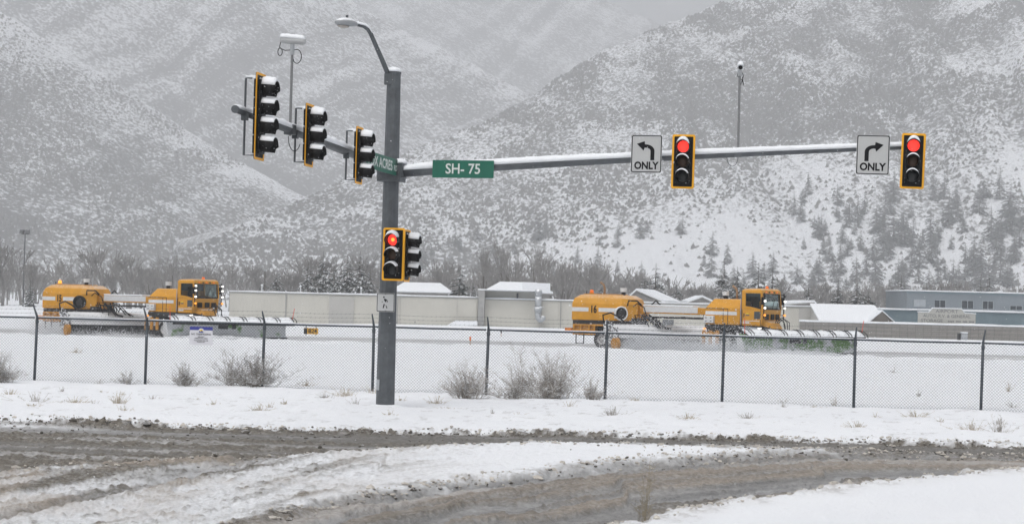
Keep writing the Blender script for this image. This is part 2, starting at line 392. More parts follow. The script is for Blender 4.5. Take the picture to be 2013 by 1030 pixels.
# ------------------------------------------------------------------ hills
HK = 1.6
def hill_mat(name, seed, dens, sc, rot=0.0, el=1.0, snowcol=(.77, .79, .82), brush=(.125, .125, .125)):
    m = bpy.data.materials.new(name); m.use_nodes = True
    global n, l, tc
    n, l = m.node_tree.nodes, m.node_tree.links; b = n['Principled BSDF']; b.inputs['Roughness'].default_value = .9
    b.inputs['Specular IOR Level'].default_value = .1
    tc = node('ShaderNodeTexCoord')
    def nzo(scale, det, rough, off, st=(1, 1, 1), rot_=0.0):
        mp = node('ShaderNodeMapping'); mp.vector_type = 'TEXTURE'; mp.inputs['Rotation'].default_value = (0, rot_, 0); mp.inputs['Location'].default_value = (off, off * 2, off * 3); mp.inputs['Scale'].default_value = st
        l.new(tc.outputs['Object'], mp.inputs[0])
        q = node('ShaderNodeTexNoise'); q.inputs['Scale'].default_value = scale; q.inputs['Detail'].default_value = det; q.inputs['Roughness'].default_value = rough
        l.new(mp.outputs[0], q.inputs['Vector']); return q.outputs['Fac']
    big = nzo(.0045, 3, .55, seed, (1, 2, 1)); mid = nzo(.03, 5, .6, seed + 3, (2.2 * el, 3, 1), rot); spk = nzo(sc, 4, .62, seed + 7, (el, 3.3, 1), rot)
    t = mth('ADD', mth('MULTIPLY', mth('SUBTRACT', spk, .5), 1.25), mth('ADD', mth('MULTIPLY', mth('SUBTRACT', big, .5), .32), mth('MULTIPLY', mth('SUBTRACT', mid, .5), .50)))
    at_ = node('ShaderNodeAttribute', attribute_name='brush')
    t = mth('ADD', t, at_.outputs['Fac'])
    f = rngn(t, -.10 - dens, .10 - dens)
    l.new(mixc(f, snowcol, brush), b.inputs['Base Color'])
    return m
def hill(name, ridge, foot, m, label, nu=360, nv=130, rough=.05, seed=0, power=1.0, gl=60.0, bfun=None, back=500.0, slant=0.0, stk=.24):
    rp = np.array([(at(x, y, Y * HK)) for x, y, Y in ridge]); fp = np.array([at(x, 594 + (x - CX) * .0253, Y * HK) for x, Y in foot]); gl = gl * HK; back = back * HK
    tt = np.linspace(0, 1, nu); k = np.linspace(0, 1, len(rp)); k2 = np.linspace(0, 1, len(fp))
    # smooth ridge
    def rs(p, k): 
        q = np.stack([np.interp(tt, k, p[:, i]) for i in range(3)], 1)
        for _ in range(6): q[1:-1] = .25 * q[:-2] + .5 * q[1:-1] + .25 * q[2:]
        return q
    rd, ft = rs(rp, k), rs(fp, k2); ft[:, 2] = -2
    arc = np.concatenate([[0], np.cumsum(np.linalg.norm(np.diff(rd[:, :2], axis=0), axis=1))])
    v = np.concatenate([np.linspace(0, 1, nv), 1 + np.linspace(.04, 1, 10)])
    VV, AA = np.meshgrid(v, arc, indexing='ij'); i_ = np.broadcast_to(np.arange(nu), VV.shape)
    vc = np.clip(VV, 0, 1); bk = np.clip(VV - 1, 0, 1)
    XY = ft[None, :, :2] * (1 - vc[..., None]) + rd[None, :, :2] * vc[..., None]
    dirb = rd[:, :2] - ft[:, :2]; dirb /= np.linalg.norm(dirb, axis=1)[:, None]
    XY = XY + dirb[None] * (bk * back)[..., None]
    zr = rd[:, 2][None]
    prof = vc ** power
    g = np.abs(fbm((AA + VV * 140) / gl / 2, VV * .8 + 3, seed, 2) - .5) * 2 + .5 * (fbm((AA - VV * 60) / gl * 1.3, VV * 2.2, seed + 5, 3) - .5)
    env = np.sin(np.pi * np.clip(vc, 0, 1)) * (bk == 0)
    Z = -2 + (zr + 2) * prof - bk * (zr * .55) + (zr + 20) * rough * 3.0 * (g - .35) * env
    Z += (zr + 20) * .02 * (fbm(AA / 22, VV * 18, seed + 9, 3) - .5) * np.clip(vc * 6, 0, 1) * (bk < .3)
    V = np.concatenate([XY, Z[..., None]], -1)
    a, c = V.shape[:2]
    ii = (np.arange(a - 1)[:, None] * c + np.arange(c - 1)[None, :]).ravel()
    o = np_mesh(name, V.reshape(-1, 3), np.stack([ii, ii + 1, ii + c + 1, ii + c], 1), m, smooth=True)
    at2 = o.data.attributes.new('brush', 'FLOAT', 'POINT')
    br = (bfun(tt[None] + VV * 0, VV) if bfun else np.zeros_like(VV)) - .16 * (g - .4) * env + stk * (fbm((AA + slant * VV) / 26, VV * 3.0 + 5, seed + 31, 4, .6) - .5) + .13 * (fbm((AA + slant * VV) / 120, VV * 2.2, seed + 41, 3) - .5)
    at2.data.foreach_set('value', br.astype(np.float32).ravel())
    tag(o, label, kind='structure')
    return V
HR = hill('right_hill', [(300, 520, 640), (400, 474, 690), (480, 440, 730), (600, 390, 790), (700, 340, 840), (830, 286, 900), (960, 236, 960), (1030, 197, 1000), (1100, 150, 1040), (1180, 102, 1080), (1290, 55, 1140), (1420, 6, 1210), (1500, -28, 1250), (1650, -90, 1320), (1850, -170, 1420), (2100, -260, 1550), (2500, -350, 1750)],
          [(250, 630), (700, 660), (1000, 640), (1300, 610), (1700, 580), (2100, 560), (2600, 560)],
          hill_mat('right_hill_brush', 2.0, -.055, .46, R(-35), 1.35), 'brush dotted snowy hillside rising on the right', nu=520, nv=190, rough=.042, seed=4, gl=70, slant=260,
          bfun=lambda t, v: -.16 * sm(.42, .12, v) * sm(.25, .45, t) + .05 * sm(.4, .8, v) + .07 * sm(.75, 1, t))
HS = hill('left_spur', [(-700, -420, 1150), (-300, -170, 1150), (0, 22, 1150), (120, 98, 1140), (250, 178, 1130), (350, 245, 1110), (450, 308, 1090), (560, 368, 1070), (660, 415, 1050), (760, 455, 1030), (900, 520, 1000)],
          [(-900, 640), (-300, 650), (0, 690), (300, 740), (600, 800), (950, 900)],
          hill_mat('left_spur_brush', 11.0, .02, .52, R(28), 1.9), 'snowy hill spur falling from the upper left', nu=300, nv=150, rough=.045, seed=14, gl=60, slant=-220, bfun=lambda t, v: -.12 * sm(.72, .98, v) + .14 * sm(.45, .1, v) * sm(.5, .2, t) )
HL = hill('left_hill', [(-900, -500, 1700), (0, -260, 1700), (400, -120, 1700), (640, -25, 1690), (740, 32, 1680), (800, 62, 1660), (900, 112, 1640), (1000, 165, 1600), (1060, 192, 1580), (1200, 290, 1550), (1350, 420, 1500)],
          [(-1100, 1180), (0, 1190), (500, 1190), (900, 1180), (1400, 1250)],
          hill_mat('left_hill_brush', 23.0, .05, .38, R(32), 2.2), 'hazy grey snowy hill behind the spur on the left', nu=300, nv=150, rough=.08, seed=24, gl=80, slant=-420, stk=.42, bfun=lambda t, v: .10 * sm(.5, .15, v) - .08 * sm(.9, 1, v))
HB = hill('back_hill', [(200, -330, 2600), (700, -130, 2600), (900, -90, 2600), (1050, -60, 2580), (1150, -22, 2560), (1230, 18, 2550), (1300, 52, 2540), (1380, 90, 2500), (1600, 200, 2450), (1900, 330, 2400)],
          [(100, 1800), (1000, 1800), (2000, 1800)],
          hill_mat('back_hill_brush', 31.0, .05, .28, R(30), 2.2), 'faint distant snowy hill in the gap between the others', nu=220, nv=110, rough=.06, seed=34, gl=120, slant=-300, stk=.4)

# sagebrush standing on the nearer slopes
def brush(V, N, name, label, seed, r0, r1, keep, vmax):
    rg = np.random.default_rng(seed); a, c = V.shape[:2]; E1 = V[1:, :-1] - V[:-1, :-1]; E2 = V[:-1, 1:] - V[:-1, :-1]; ar = np.linalg.norm(np.cross(E1, E2), axis=-1); ar[int(vmax * (a - 12)):] = 0; ar[:2] = 0
    ar *= np.abs(V[:-1, :-1, 0] / V[:-1, :-1, 1]) < .33; cdf = np.cumsum(ar.ravel()); q = np.searchsorted(cdf, rg.uniform(0, cdf[-1], N * 4)); q = np.clip(q, 0, ar.size - 1)
    fi = q // (c - 1) + rg.uniform(0, .999, len(q)); fj = q % (c - 1) + rg.uniform(0, .999, len(q))
    i0, j0 = fi.astype(int), fj.astype(int); u_, w_ = (fi - i0)[:, None], (fj - j0)[:, None]
    P = V[i0, j0] * (1 - u_) * (1 - w_) + V[i0 + 1, j0] * u_ * (1 - w_) + V[i0, j0 + 1] * (1 - u_) * w_ + V[i0 + 1, j0 + 1] * u_ * w_
    d = keep(fi / (a - 10), fj / c) * sm(.34, .66, fbm(P[:, 0] * .02, P[:, 1] * .007 + P[:, 2] * .01, seed, 4, .6))
    px = P[:, 0] / P[:, 1]; P = P[(rg.uniform(0, 1, len(P)) < d) & (np.abs(px) < .33)][:N]; N = len(P)
    r = rg.uniform(r0, r1, N) * rg.uniform(.6, 1.3, N)
    O = np.array([(1, 0, 0), (0, 1, 0), (-1, 0, 0), (0, -1, 0), (0, 0, 1.0)]); Fo = np.array([(0, 1, 4), (1, 2, 4), (2, 3, 4), (3, 0, 4)])
    an = rg.uniform(0, 1.57, N); ca, sa = np.cos(an)[:, None], np.sin(an)[:, None]; j = rg.uniform(.7, 1.3, (N, 5))
    Q = np.stack([(O[None, :, 0] * ca - O[None, :, 1] * sa) * j, (O[None, :, 0] * sa + O[None, :, 1] * ca) * j, (O[None, :, 2] * 1.25 - .15) * j], -1) * r[:, None, None] + P[:, None, :]
    o = np_mesh(name, Q.reshape(-1, 3), (Fo[None] + 5 * np.arange(N)[:, None, None]).reshape(-1, 3), mat('sagebrush', (.14, .137, .133), .95, var=.35, scale=.05))
    tag(o, label, 'brush', kind='stuff')
brush(HR, 44000, 'right_hill_sagebrush', 'sagebrush scattered over the right hillside', 3, .9, 2.0, lambda v, t: .18 + .82 * sm(.18, .5, v), 1.0)
brush(HS, 13000, 'left_spur_sagebrush', 'sagebrush scattered over the left spur', 8, .9, 1.9, lambda v, t: .9 - .5 * sm(.6, 1, v), 1.0)

# ------------------------------------------------------------------ trees
def conifer(seed, tiers=15, full=1.0):
    rg = random.Random(seed); N, SN = MB(), MB()
    for k in range(tiers):
        f = k / (tiers - 1); z = .10 + .86 * f; L = (.19 * (1 - f) ** .8 + .015) * full
        for j in range(int(9 - 4 * f)):
            a = rg.uniform(0, 2 * math.pi); ll = L * rg.uniform(.65, 1.2); dz = -ll * rg.uniform(.15, .5); zz = z + rg.uniform(-.03, .03)
            d = Vector((math.cos(a), math.sin(a), 0)); sd = Vector((-d.y, d.x, 0))
            for q in range(5):
                t = .25 + .19 * q + rg.uniform(-.05, .05); c = d * ll * t + Vector((0, 0, zz + dz * t * t)); wd = ll * .34 * (1.15 - t * .7)
                tip = c + d * ll * .30 + Vector((0, 0, -ll * .14))
                for sgn in (-1, 1):
                    e = c + sd * wd * sgn + d * ll * .12 + Vector((0, 0, -ll * rg.uniform(.10, .35)))
                    i = len(N.v); N.add([c, tip, e], [(0, 1, 2)])
                    if rg.random() < .46:
                        up = Vector((0, 0, .008)); SN.add([c + up, c + (tip - c) * .75 + up, c + (e - c) * .75 + up], [(0, 1, 2)])
    return N, SN
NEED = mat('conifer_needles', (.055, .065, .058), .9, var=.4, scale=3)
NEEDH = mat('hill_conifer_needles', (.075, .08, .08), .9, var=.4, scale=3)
BARK = mat('bark', (.12, .11, .10), .9, var=.3, scale=8, snow=.5)
TWIG = mat('bare_twigs', (.235, .228, .22), .9, var=.25, scale=2)
SNOWT = mat('snow_on_needles', (.70, .72, .75), .85, var=.06)
CT = []
for sd in range(4):
    N, SN = conifer(100 + sd, 15, (1.0, .85, 1.25, 1.1)[sd])
    T = MB().tube([(0, 0, 0), (.004, 0, .5), (0, 0, 1)], [.018, .011, .002], 6)
    r = thing('conifer_tree', 'x', 'tree')
    CT.append((r, N.build('crown', NEED, r, kind='stuff'), SN.build('snow', SNOWT, r, kind='stuff'), T.build('trunk', BARK, r)))
usedc = [0] * 4
def place_conifer(k, p, h, wid, label, group=None, rz=0.0):
    r = CT[k][0]
    if usedc[k]: r = copy_tree(r)
    usedc[k] = 1
    r.location = p; r.scale = (h * wid, h * wid, h); r.rotation_euler = (0, 0, rz); tag(r, label, 'tree', group)
    if 'group' in r and not group: del r['group']
CON = [ # px x, top y, Y, kind, width, label
 (60, 548, 300, 0, 1.1, 'small dark conifer right beside the floodlight mast'),
 (522, 536, 262, 1, 1.3, 'small conifer just left of the utility pole above the long wall'),
 (545, 530, 268, 2, 1.2, 'short rounded conifer just right of the utility pole above the long wall'),
 (606, 512, 266, 3, 1.2, 'leftmost conifer of the clump left of the signal pole'),
 (636, 494, 270, 0, 1.15, 'tallest dark conifer in the clump left of the signal pole'),
 (658, 520, 262, 2, 1.1, 'snow laden lower conifer in front of the clump left of the signal pole'),
 (684, 500, 272, 3, 1.15, 'conifer in the middle right of the clump left of the signal pole'),
 (708, 494, 276, 1, 1.4, 'broad conifer at the right of the clump left of the signal pole'),
 (728, 528, 264, 2, 1.2, 'low snowy conifer at the right end of the clump by the signal pole'),
 (905, 521, 212, 0, 1.5, 'snowy spruce standing between the two white roofed houses'),
 (930, 556, 208, 2, 1.6, 'low snowy bushy conifer at the foot of the lone spruce'),
 (1184, 545, 262, 1, 1.1, 'slim conifer above the exhaust pipe of vehicle 16'),
 (1268, 536, 280, 3, 1.1, 'dim conifer left of the tall one above the gabled house'),
 (1290, 517, 285, 0, 1.3, 'tall broad conifer above the gabled house'),
 (1330, 552, 275, 2, 1.1, 'small conifer right of the gabled house'),
 (1424, 508, 290, 1, 1.3, 'tall conifer left of the cab of vehicle 16'),
 (1450, 524, 280, 2, 1.2, 'middle sized conifer directly above the engine hood of vehicle 16'),
 (1492, 516, 292, 3, 1.2, 'conifer rising above the cab roof of vehicle 16'),
 (1519, 520, 286, 0, 1.1, 'conifer just right of the cab of vehicle 16'),
 (1590, 560, 226, 2, 1.5, 'squat very snowy conifer right of the cab behind the beige wall'),
 (1648, 550, 232, 1, 1.5, 'left of the three conifers behind the white sloped roof'),
 (1685, 555, 228, 3, 1.5, 'middle of the three conifers behind the white sloped roof'),
 (1708, 570, 224, 2, 1.5, 'right low snowy one of the three conifers behind the white roof'),
 (1752, 570, 234, 2, 1.2, 'small dark conifer left of the two storey building'),
 (1772, 541, 238, 0, 1.25, 'tall conifer at the left corner of the two storey building'),
 (1822, 556, 300, 3, 1.1, 'snowy tree top just above the left roof of the two storey building'),
 (1928, 540, 330, 1, 1.0, 'left of the two dim conifers behind the two storey building'),
 (1946, 536, 332, 0, 1.0, 'right of the two dim conifers behind the two storey building')]
for i, (x, y, Y, k, wd, lb) in enumerate(CON):
    p = at(x, y, Y); place_conifer(k, (p.x, Y, -.3), p.z + .3, wd, lb, None, i * 1.7)
# conifers on the right hillside
rg = random.Random(5)
na, nb_ = HR.shape[:2]
cand = []
def proj(p):
    X, Y, Z = p[0], p[1], p[2] - EYE
    d = Y * math.cos(PITCH) + Z * math.sin(PITCH); uu = -Y * math.sin(PITCH) + Z * math.cos(PITCH)
    a, b_ = X / d * F, uu / d * F
    return CX + a * math.cos(ROLL) + b_ * math.sin(ROLL), CY + a * math.sin(ROLL) - b_ * math.cos(ROLL)
tries = 0
while len(cand) < 170 and tries < 6000:
    tries += 1
    iu = rg.randrange(nb_); iv = rg.randrange(3, 75); p = HR[iv, iu]; x, y = proj(p)
    dens = 0
    if 1560 < x < 2040 and 420 < y < 585: dens = .9
    elif 1380 < x <= 1560 and 495 < y < 580: dens = .5
    elif 780 < x <= 1380 and 440 < y < 575: dens = .10
    elif 1560 < x < 2040 and 380 < y <= 420: dens = .25
    if rg.random() > dens or any((p[0] - q[0]) ** 2 + (p[1] - q[1]) ** 2 < 40 for q in cand): continue
    cand.append(p)
HC = []
for sd in (0, 1, 3):
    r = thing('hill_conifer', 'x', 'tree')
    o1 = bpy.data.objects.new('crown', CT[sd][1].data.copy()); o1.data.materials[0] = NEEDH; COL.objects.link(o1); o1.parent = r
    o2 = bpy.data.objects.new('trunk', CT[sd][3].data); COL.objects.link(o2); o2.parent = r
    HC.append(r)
uh = [0] * 3
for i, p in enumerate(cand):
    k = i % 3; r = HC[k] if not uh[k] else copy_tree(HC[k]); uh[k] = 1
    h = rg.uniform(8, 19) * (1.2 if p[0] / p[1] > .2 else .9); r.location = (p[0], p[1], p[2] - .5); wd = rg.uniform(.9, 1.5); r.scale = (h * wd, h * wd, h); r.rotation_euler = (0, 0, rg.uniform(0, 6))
    x_, y_ = proj(p); hi = y_ < 520
    reg = ('beyond the beige sheds' if x_ < 1380 else 'behind the cab of vehicle 16' if x_ < 1560 else 'beyond the white sloped roof' if x_ < 1700 else 'left of the two storey building' if x_ < 1782 else 'over the left half of the two storey building' if x_ < 1900 else 'at the right edge of the frame')
    tag(r, 'hazy conifer ' + ('high' if hi else 'low') + ' on the hill ' + reg, 'tree', 'conifers on the lower hillside')

def bare(seed, depth=5, spread=.5):
    rg = random.Random(seed); segs = []
    def grow(p, d, L, r, k):
        q = p + d * L; segs.append((p, q, r, r * .72))
        if k == 0: return
        for _ in range(rg.choice((2, 3, 3))):
            nd = (d + Vector((rg.uniform(-1, 1), rg.uniform(-1, 1), rg.uniform(-.1, .5))) * spread).normalized()
            grow(p + d * L * rg.uniform(.55, 1), nd, L * rg.uniform(.6, .82), r * .58, k - 1)
    for s in range(rg.choice((1, 2, 3))):
        grow(Vector((rg.uniform(-.03, .03), rg.uniform(-.03, .03), 0)), Vector((rg.uniform(-.15, .15), rg.uniform(-.15, .15), 1)).normalized(), .30, .016, depth)
    return segs
def segmesh(segs, n=3, rmin=.003):
    m = MB()
    for p, q, r0, r1 in segs: m.tube([p, q], [max(r0, rmin), max(r1, rmin)], n, False)
    return m
WT = []
for sd in range(6):
    m = segmesh(bare(300 + sd, 4, .42), 3, .0032); v_ = np.array(m.v); v_ /= v_[:, 2].max(); WT.append((v_, np.array(m.f)))
VV, FF, off = [], [], 0
wr = np.random.default_rng(3)
for i in range(680):
    v, f = WT[i % 6]; Y = wr.uniform(300, 600); X = wr.uniform(-.33, .33) * Y
    if X / Y > .05 and Y < 320: Y = 330
    h = wr.uniform(6.5, 11.5) * (.8 + .4 * float(vn(X * .02, Y * .004, 3))) * (1 - .18 * (X / Y > .0) * 0) ; a = wr.uniform(0, 6.28); c_, s_ = math.cos(a), math.sin(a); wd = wr.uniform(.95, 1.4)
    q = np.stack([(v[:, 0] * c_ - v[:, 1] * s_) * h * wd + X, (v[:, 0] * s_ + v[:, 1] * c_) * h * wd + Y, v[:, 2] * h * .95 - .3], 1)
    VV.append(q); FF.append(f + off); off += len(v)
o = np_mesh('bare_woodland', np.concatenate(VV), np.concatenate(FF), TWIG); tag(o, 'band of bare grey trees along the foot of the hills', 'woodland', kind='stuff')
BT = [(330, 498, 285, 1.5, 'bushy bare tree above the left vehicle, just left of its cab'), (300, 515, 290, 1.2, 'smaller bare tree left of the bushy one above the left vehicle'),
      (957, 478, 262, .8, 'tall thin bare tree right of the lone spruce'), (1015, 486, 275, .9, 'bare tree above the white hip roofed house'),
      (1050, 474, 280, 1.0, 'tallest bare tree above the roof near the silver vent duct'), (1085, 490, 272, .9, 'bare tree right of the silver vent duct'), (1000, 470, 300, .8, 'tall pale bare tree left of the others above the hip roofed house'), (1070, 482, 290, .8, 'slim bare tree between the tall ones above the vent duct'), (1110, 505, 300, 1.0, 'bare tree above the left end of vehicle 16'), (572, 530, 280, 1.0, 'small bare tree between the conifers above the long wall')]
for i, (x, y, Y, wd, lb) in enumerate(BT):
    p = at(x, y, Y); h = (p.z + .3) / 1.05
    r = thing('bare_tree', lb, 'tree', (p.x, Y, -.3)); sg = bare(400 + i, 5, .40)
    top = max(q.z for _, q, _, _ in sg); sc = (p.z + .3) / top
    tr = [(a * sc, b_ * sc, r0 * sc, r1 * sc) for a, b_, r0, r1 in sg]
    tr = [(Vector((a.x * wd, a.y * wd, a.z)), Vector((b_.x * wd, b_.y * wd, b_.z)), r0, r1) for a, b_, r0, r1 in tr]
    segmesh([t for t in tr if t[2] > .006 * sc], 5, .02).build('trunk', BARK, r)
    segmesh([t for t in tr if t[2] <= .006 * sc], 3, .016).build('twigs', TWIG, r, kind='stuff')

# ------------------------------------------------------------------ far buildings
BEIGE = mat('beige_siding', (.53, .52, .475), .6, var=.05, scale=.5)
BEIGE2 = mat('beige_grey_siding', (.42, .415, .395), .6, var=.05, scale=.5)
GREYW = mat('grey_wall', (.27, .265, .255), .7, var=.1, scale=1)
BLUEG = mat('blue_grey_siding', (.205, .235, .26), .6, var=.07, scale=.6)
BLUED = mat('slate_blue_siding', (.17, .23, .26), .6, var=.10, scale=.8)
DGLASS = mat('dark_window_glass', (.06, .07, .08), .12, var=.3, scale=2)
PGLASS = mat('curtained_window', (.38, .41, .44), .3, var=.1, scale=2)
FRAME = mat('window_frame', (.33, .37, .40), .5)
CONC = mat('concrete_trim', (.33, .33, .32), .8, var=.1, scale=2)
CMU = bpy.data.materials.new('concrete_blocks'); CMU.use_nodes = True
n, l = CMU.node_tree.nodes, CMU.node_tree.links; b = n['Principled BSDF']; b.inputs['Roughness'].default_value = .9
tc = node('ShaderNodeTexCoord'); mp = node('ShaderNodeMapping'); mp.inputs['Rotation'].default_value = (R(90), 0, 0); l.new(tc.outputs['Object'], mp.inputs[0])
bk = node('ShaderNodeTexBrick'); l.new(mp.outputs[0], bk.inputs['Vector']); bk.offset = 0
for k_, v_ in (('Color1', (.225, .215, .20, 1)), ('Color2', (.26, .25, .235, 1)), ('Mortar', (.17, .165, .155, 1)), ('Scale', 1.0), ('Mortar Size', .03), ('Brick Width', .8), ('Row Height', .4)): bk.inputs[k_].default_value = v_
l.new(bk.outputs[0], b.inputs['Base Color'])
bp = node('ShaderNodeBump'); bp.inputs['Distance'].default_value = .02; l.new(bk.outputs['Fac'], bp.inputs['Height']); bp.invert = True; l.new(bp.outputs[0], b.inputs['Normal'])

def snow_slab(poly, z0, z1, parent, name='roof_snow', seed=0):  # poly = (x0,x1,y0,y1)
    x0, x1, y0, y1 = poly; nx = max(6, int((x1 - x0) / 1.2)); m = MB(); rings = []
    rg = random.Random(seed)
    for i in range(nx + 1):
        x = x0 + (x1 - x0) * i / nx; a, c = rg.uniform(-.035, .035), rg.uniform(-.03, .03)
        rings.append([(x, y0 - .05 + a, z0), (x, y0 - .1 + a, z0 + (z1 - z0) * .6), (x, y0 + .1, z1 + c), (x, y1, z1 + c), (x, y1, z0)])
    return m.loft(rings).build(name, SNOW, parent, True)
def ribs(x0, x1, y, z0, z1, step=.32, wdt=.06, d=.035):
    m = MB(); x = x0 + step / 2
    while x < x1 - wdt: m.box(x, x + wdt, y - d, y - .002, z0, z1); x += step
    return m
YB_ = 191.0
def bx(px, Y=YB_): return at(px, 600, Y).x
# long storage shed, left wing
def shed(px0, px1, ztop, label, Y=YB_, dep=9.0, m=BEIGE, zb=-.3, lab2=None):
    x0, x1 = bx(px0, Y), bx(px1, Y); cx = (x0 + x1) / 2; t = thing('storage_shed', label, 'building', (cx, Y, zb)); hw = (x1 - x0) / 2
    MB().box(-hw, hw, 0, dep, 0, ztop - zb).build('wall', m, t)
    ribs(-hw, hw, 0, .02, ztop - zb - .12).build('siding_ribs', m, t, kind='stuff')
    MB().box(-hw - .05, hw + .05, -.09, -.04, ztop - zb - .11, ztop - zb - .01).build('fascia', CONC, t)
    xj = -hw + 6.1
    while xj < hw - 1:
        MB().box(xj, xj + .05, -.046, -.037, .05, ztop - zb - .12).build('panel_joint', BEIGE2, t); xj += 6.1
    for xd in (-hw * .55, hw * .35): MB().box(xd, xd + .11, -.13, -.05, .05, ztop - zb - .12).build('downspout', CONC, t)
    snow_slab((-hw - .05, hw + .05, -.08, dep), ztop - zb, ztop - zb + .14, t, seed=int(px0))
    return t, cx
t, cx = shed(451, 939, 3.03, 'long low beige ribbed storage shed behind vehicle 15')
xd0, xd1 = bx(647) - cx, bx(696) - cx
d = MB().box(xd0, xd1, -.12, -.04, .02, 3.1).build('wall_panel', BEIGE2, t); ribs(0, xd1 - xd0, 0, .05, 3.05, .3, .05, .02)
MB().box(bx(817) - cx - .05, bx(817) - cx + .05, -.12, -.04, .5, .65).build('wall_light', DARKF, t)
t, cx = shed(953, 1613, 2.95, 'low beige ribbed storage shed behind vehicle 16', Y=191.6)
MB().box(bx(1304) - cx, bx(1326) - cx, -.1, -.04, .6, 1.5).build('wall_hatch', mat('hatch_grey', (.13, .14, .15), .5), t)
MB().box(bx(1572) - cx, bx(1612) - cx, -.08, -.04, .02, 3.1).build('wall_panel', BEIGE2, t)
x0, x1 = bx(940), bx(1064); t = thing('tall_storage_block', 'taller beige block with grey end wall between the two ribbed sheds', 'building', ((x0 + x1) / 2, 190.6, -.3)); hw = (x1 - x0) / 2
MB().box(-hw, -hw + .68, 0, 9, 0, 4.15).build('end_wall', mat('grey_block_pilaster', (.32, .32, .315), .8, var=.15, scale=1.5), t)
MB().box(-hw + .685, hw, 2.2, 9, 0, 4.1).build('wall', BEIGE, t); snow_slab((-hw - .05, hw + .05, 0, 9), 4.15, 4.3, t)
MB().tube([(bx(1017) - (x0 + x1) / 2, 2.05, 3.3), (bx(1017) - (x0 + x1) / 2, 2.05, 3.95)], .09, 6).build('vent_pipe', GALV, t)
# silver duct
p = at(1057, 640, 190.4); t = thing('vent_duct', 'silver vertical vent duct with an elbow on the beige shed wall', 'duct', (p.x, 190.4, 0))
DUCT = mat('duct_metal', (.42, .44, .46), .45, .4, var=.12, scale=2, snow=.8)
MB().tube([(0, 0, 2.2), (0, 0, 3.35)], .34, 14).tube([(0, 0, 1.45), (0, 0, 1.75)], .34, 14).build('pipe', DUCT, t, True)
MB().tube([(0, 0, 3.35), (0, 0, 4.1)], .38, 14).build('cap', DUCT, t, True); MB().tube([(0, 0, 1.75), (0, 0, 2.2)], .42, 14).build('collar', DUCT, t, True)
MB().tube([(0, 0, 1.5)] + [(.3 - .3 * math.cos(a), -.05, 1.25 - .45 * math.sin(a)) for a in [k * math.pi / 7 for k in range(8)]], [.32] + [.30 - .008 * k for k in range(8)], 12).build('elbow', DUCT, t, True)
MB().box(.1, .62, -.3, .3, 2.2, 2.26).build('shelf', SNOW, t)
# snow covered ramp
t = thing('loading_ramp', 'small snow covered wedge against the beige wall left of the grey end wall', 'ramp', (bx(915), 189.6, -.05))
MB().loft([[(-1.9, 0, 0), (1.3, 0, 0), (1.3, 0, .5), (-.9, 0, .5)], [(-1.9, 1.0, 0), (1.3, 1.0, 0), (1.3, 1.0, .5), (-.9, 1.0, .5)]]).build('ramp_body', CONC, t)
MB().loft([[(-2.0, -.1, 0), (-1.0, -.1, .56), (1.35, -.1, .56), (1.35, -.1, .1)], [(-2.0, 1.0, 0), (-1.0, 1.0, .62), (1.35, 1.0, .62), (1.35, 1.0, .1)]]).build('snow', SNOW, t)
# houses behind
def hiphouse(px0, px1, pytop, pyeave, Y, label, dep=8, ridge=.5, name='house', gable=False, wall=GREYW):
    x0, x1 = bx(px0, Y), bx(px1, Y); cx = (x0 + x1) / 2; hw = (x1 - x0) / 2; ze = at((px0 + px1) / 2, pyeave, Y).z + .3; zt = at((px0 + px1) / 2, pytop, Y).z + .3
    t = thing(name, label, 'house', (cx, Y, -.3))
    MB().box(-hw + .3, hw - .3, .3, dep - .3, 0, ze).build('wall', wall, t)
    r = hw * ridge
    def shell(o, dz): return [(-hw - o, -o, ze + dz), (hw + o, -o, ze + dz), (hw + o, dep + o, ze + dz), (-hw - o, dep + o, ze + dz), (-r, dep / 2, zt + dz), (r, dep / 2, zt + dz)]
    MB().add(shell(.0, -.12) + shell(0, 0), [(0, 1, 2, 3), (0, 1, 7, 6), (1, 2, 8, 7), (2, 3, 9, 8), (3, 0, 6, 9), (6, 7, 11, 10), (7, 8, 11), (8, 9, 10, 11), (9, 6, 10)]).build('roof', CONC, t)
    MB().add(shell(.12, .02) + shell(.10, .24), [(0, 1, 7, 6), (1, 2, 8, 7), (2, 3, 9, 8), (3, 0, 6, 9), (6, 7, 11, 10), (7, 8, 11), (8, 9, 10, 11), (9, 6, 10), (0, 3, 2, 1)]).build('roof_snow', SNOW, t, bevel=.06)
    return t, cx, ze, zt
t, cx, ze, zt = hiphouse(768, 884, 558, 575, 232, 'low grey house with snowy hip roof just right of the signal pole', ridge=.62)
for q, (a, c) in enumerate(((-.1, .25), (.35, .7))):
    hw = 3.8
    MB().tube([(hw * a, .6, ze + .28), (hw * (a + .17), 2.3, ze + .78), (hw * (c + .1), 2.35, ze + .80)], .06, 5).build('roof_edge', CONC, t)
t, cx, ze, zt = hiphouse(952, 1085, 557, 576, 236, 'house with big snowy roof behind the taller beige block', ridge=.55)
MB().box(.5, 4.2, -.2, 3.5, ze + .1, zt + .12).build('dormer_snow', SNOW, t)
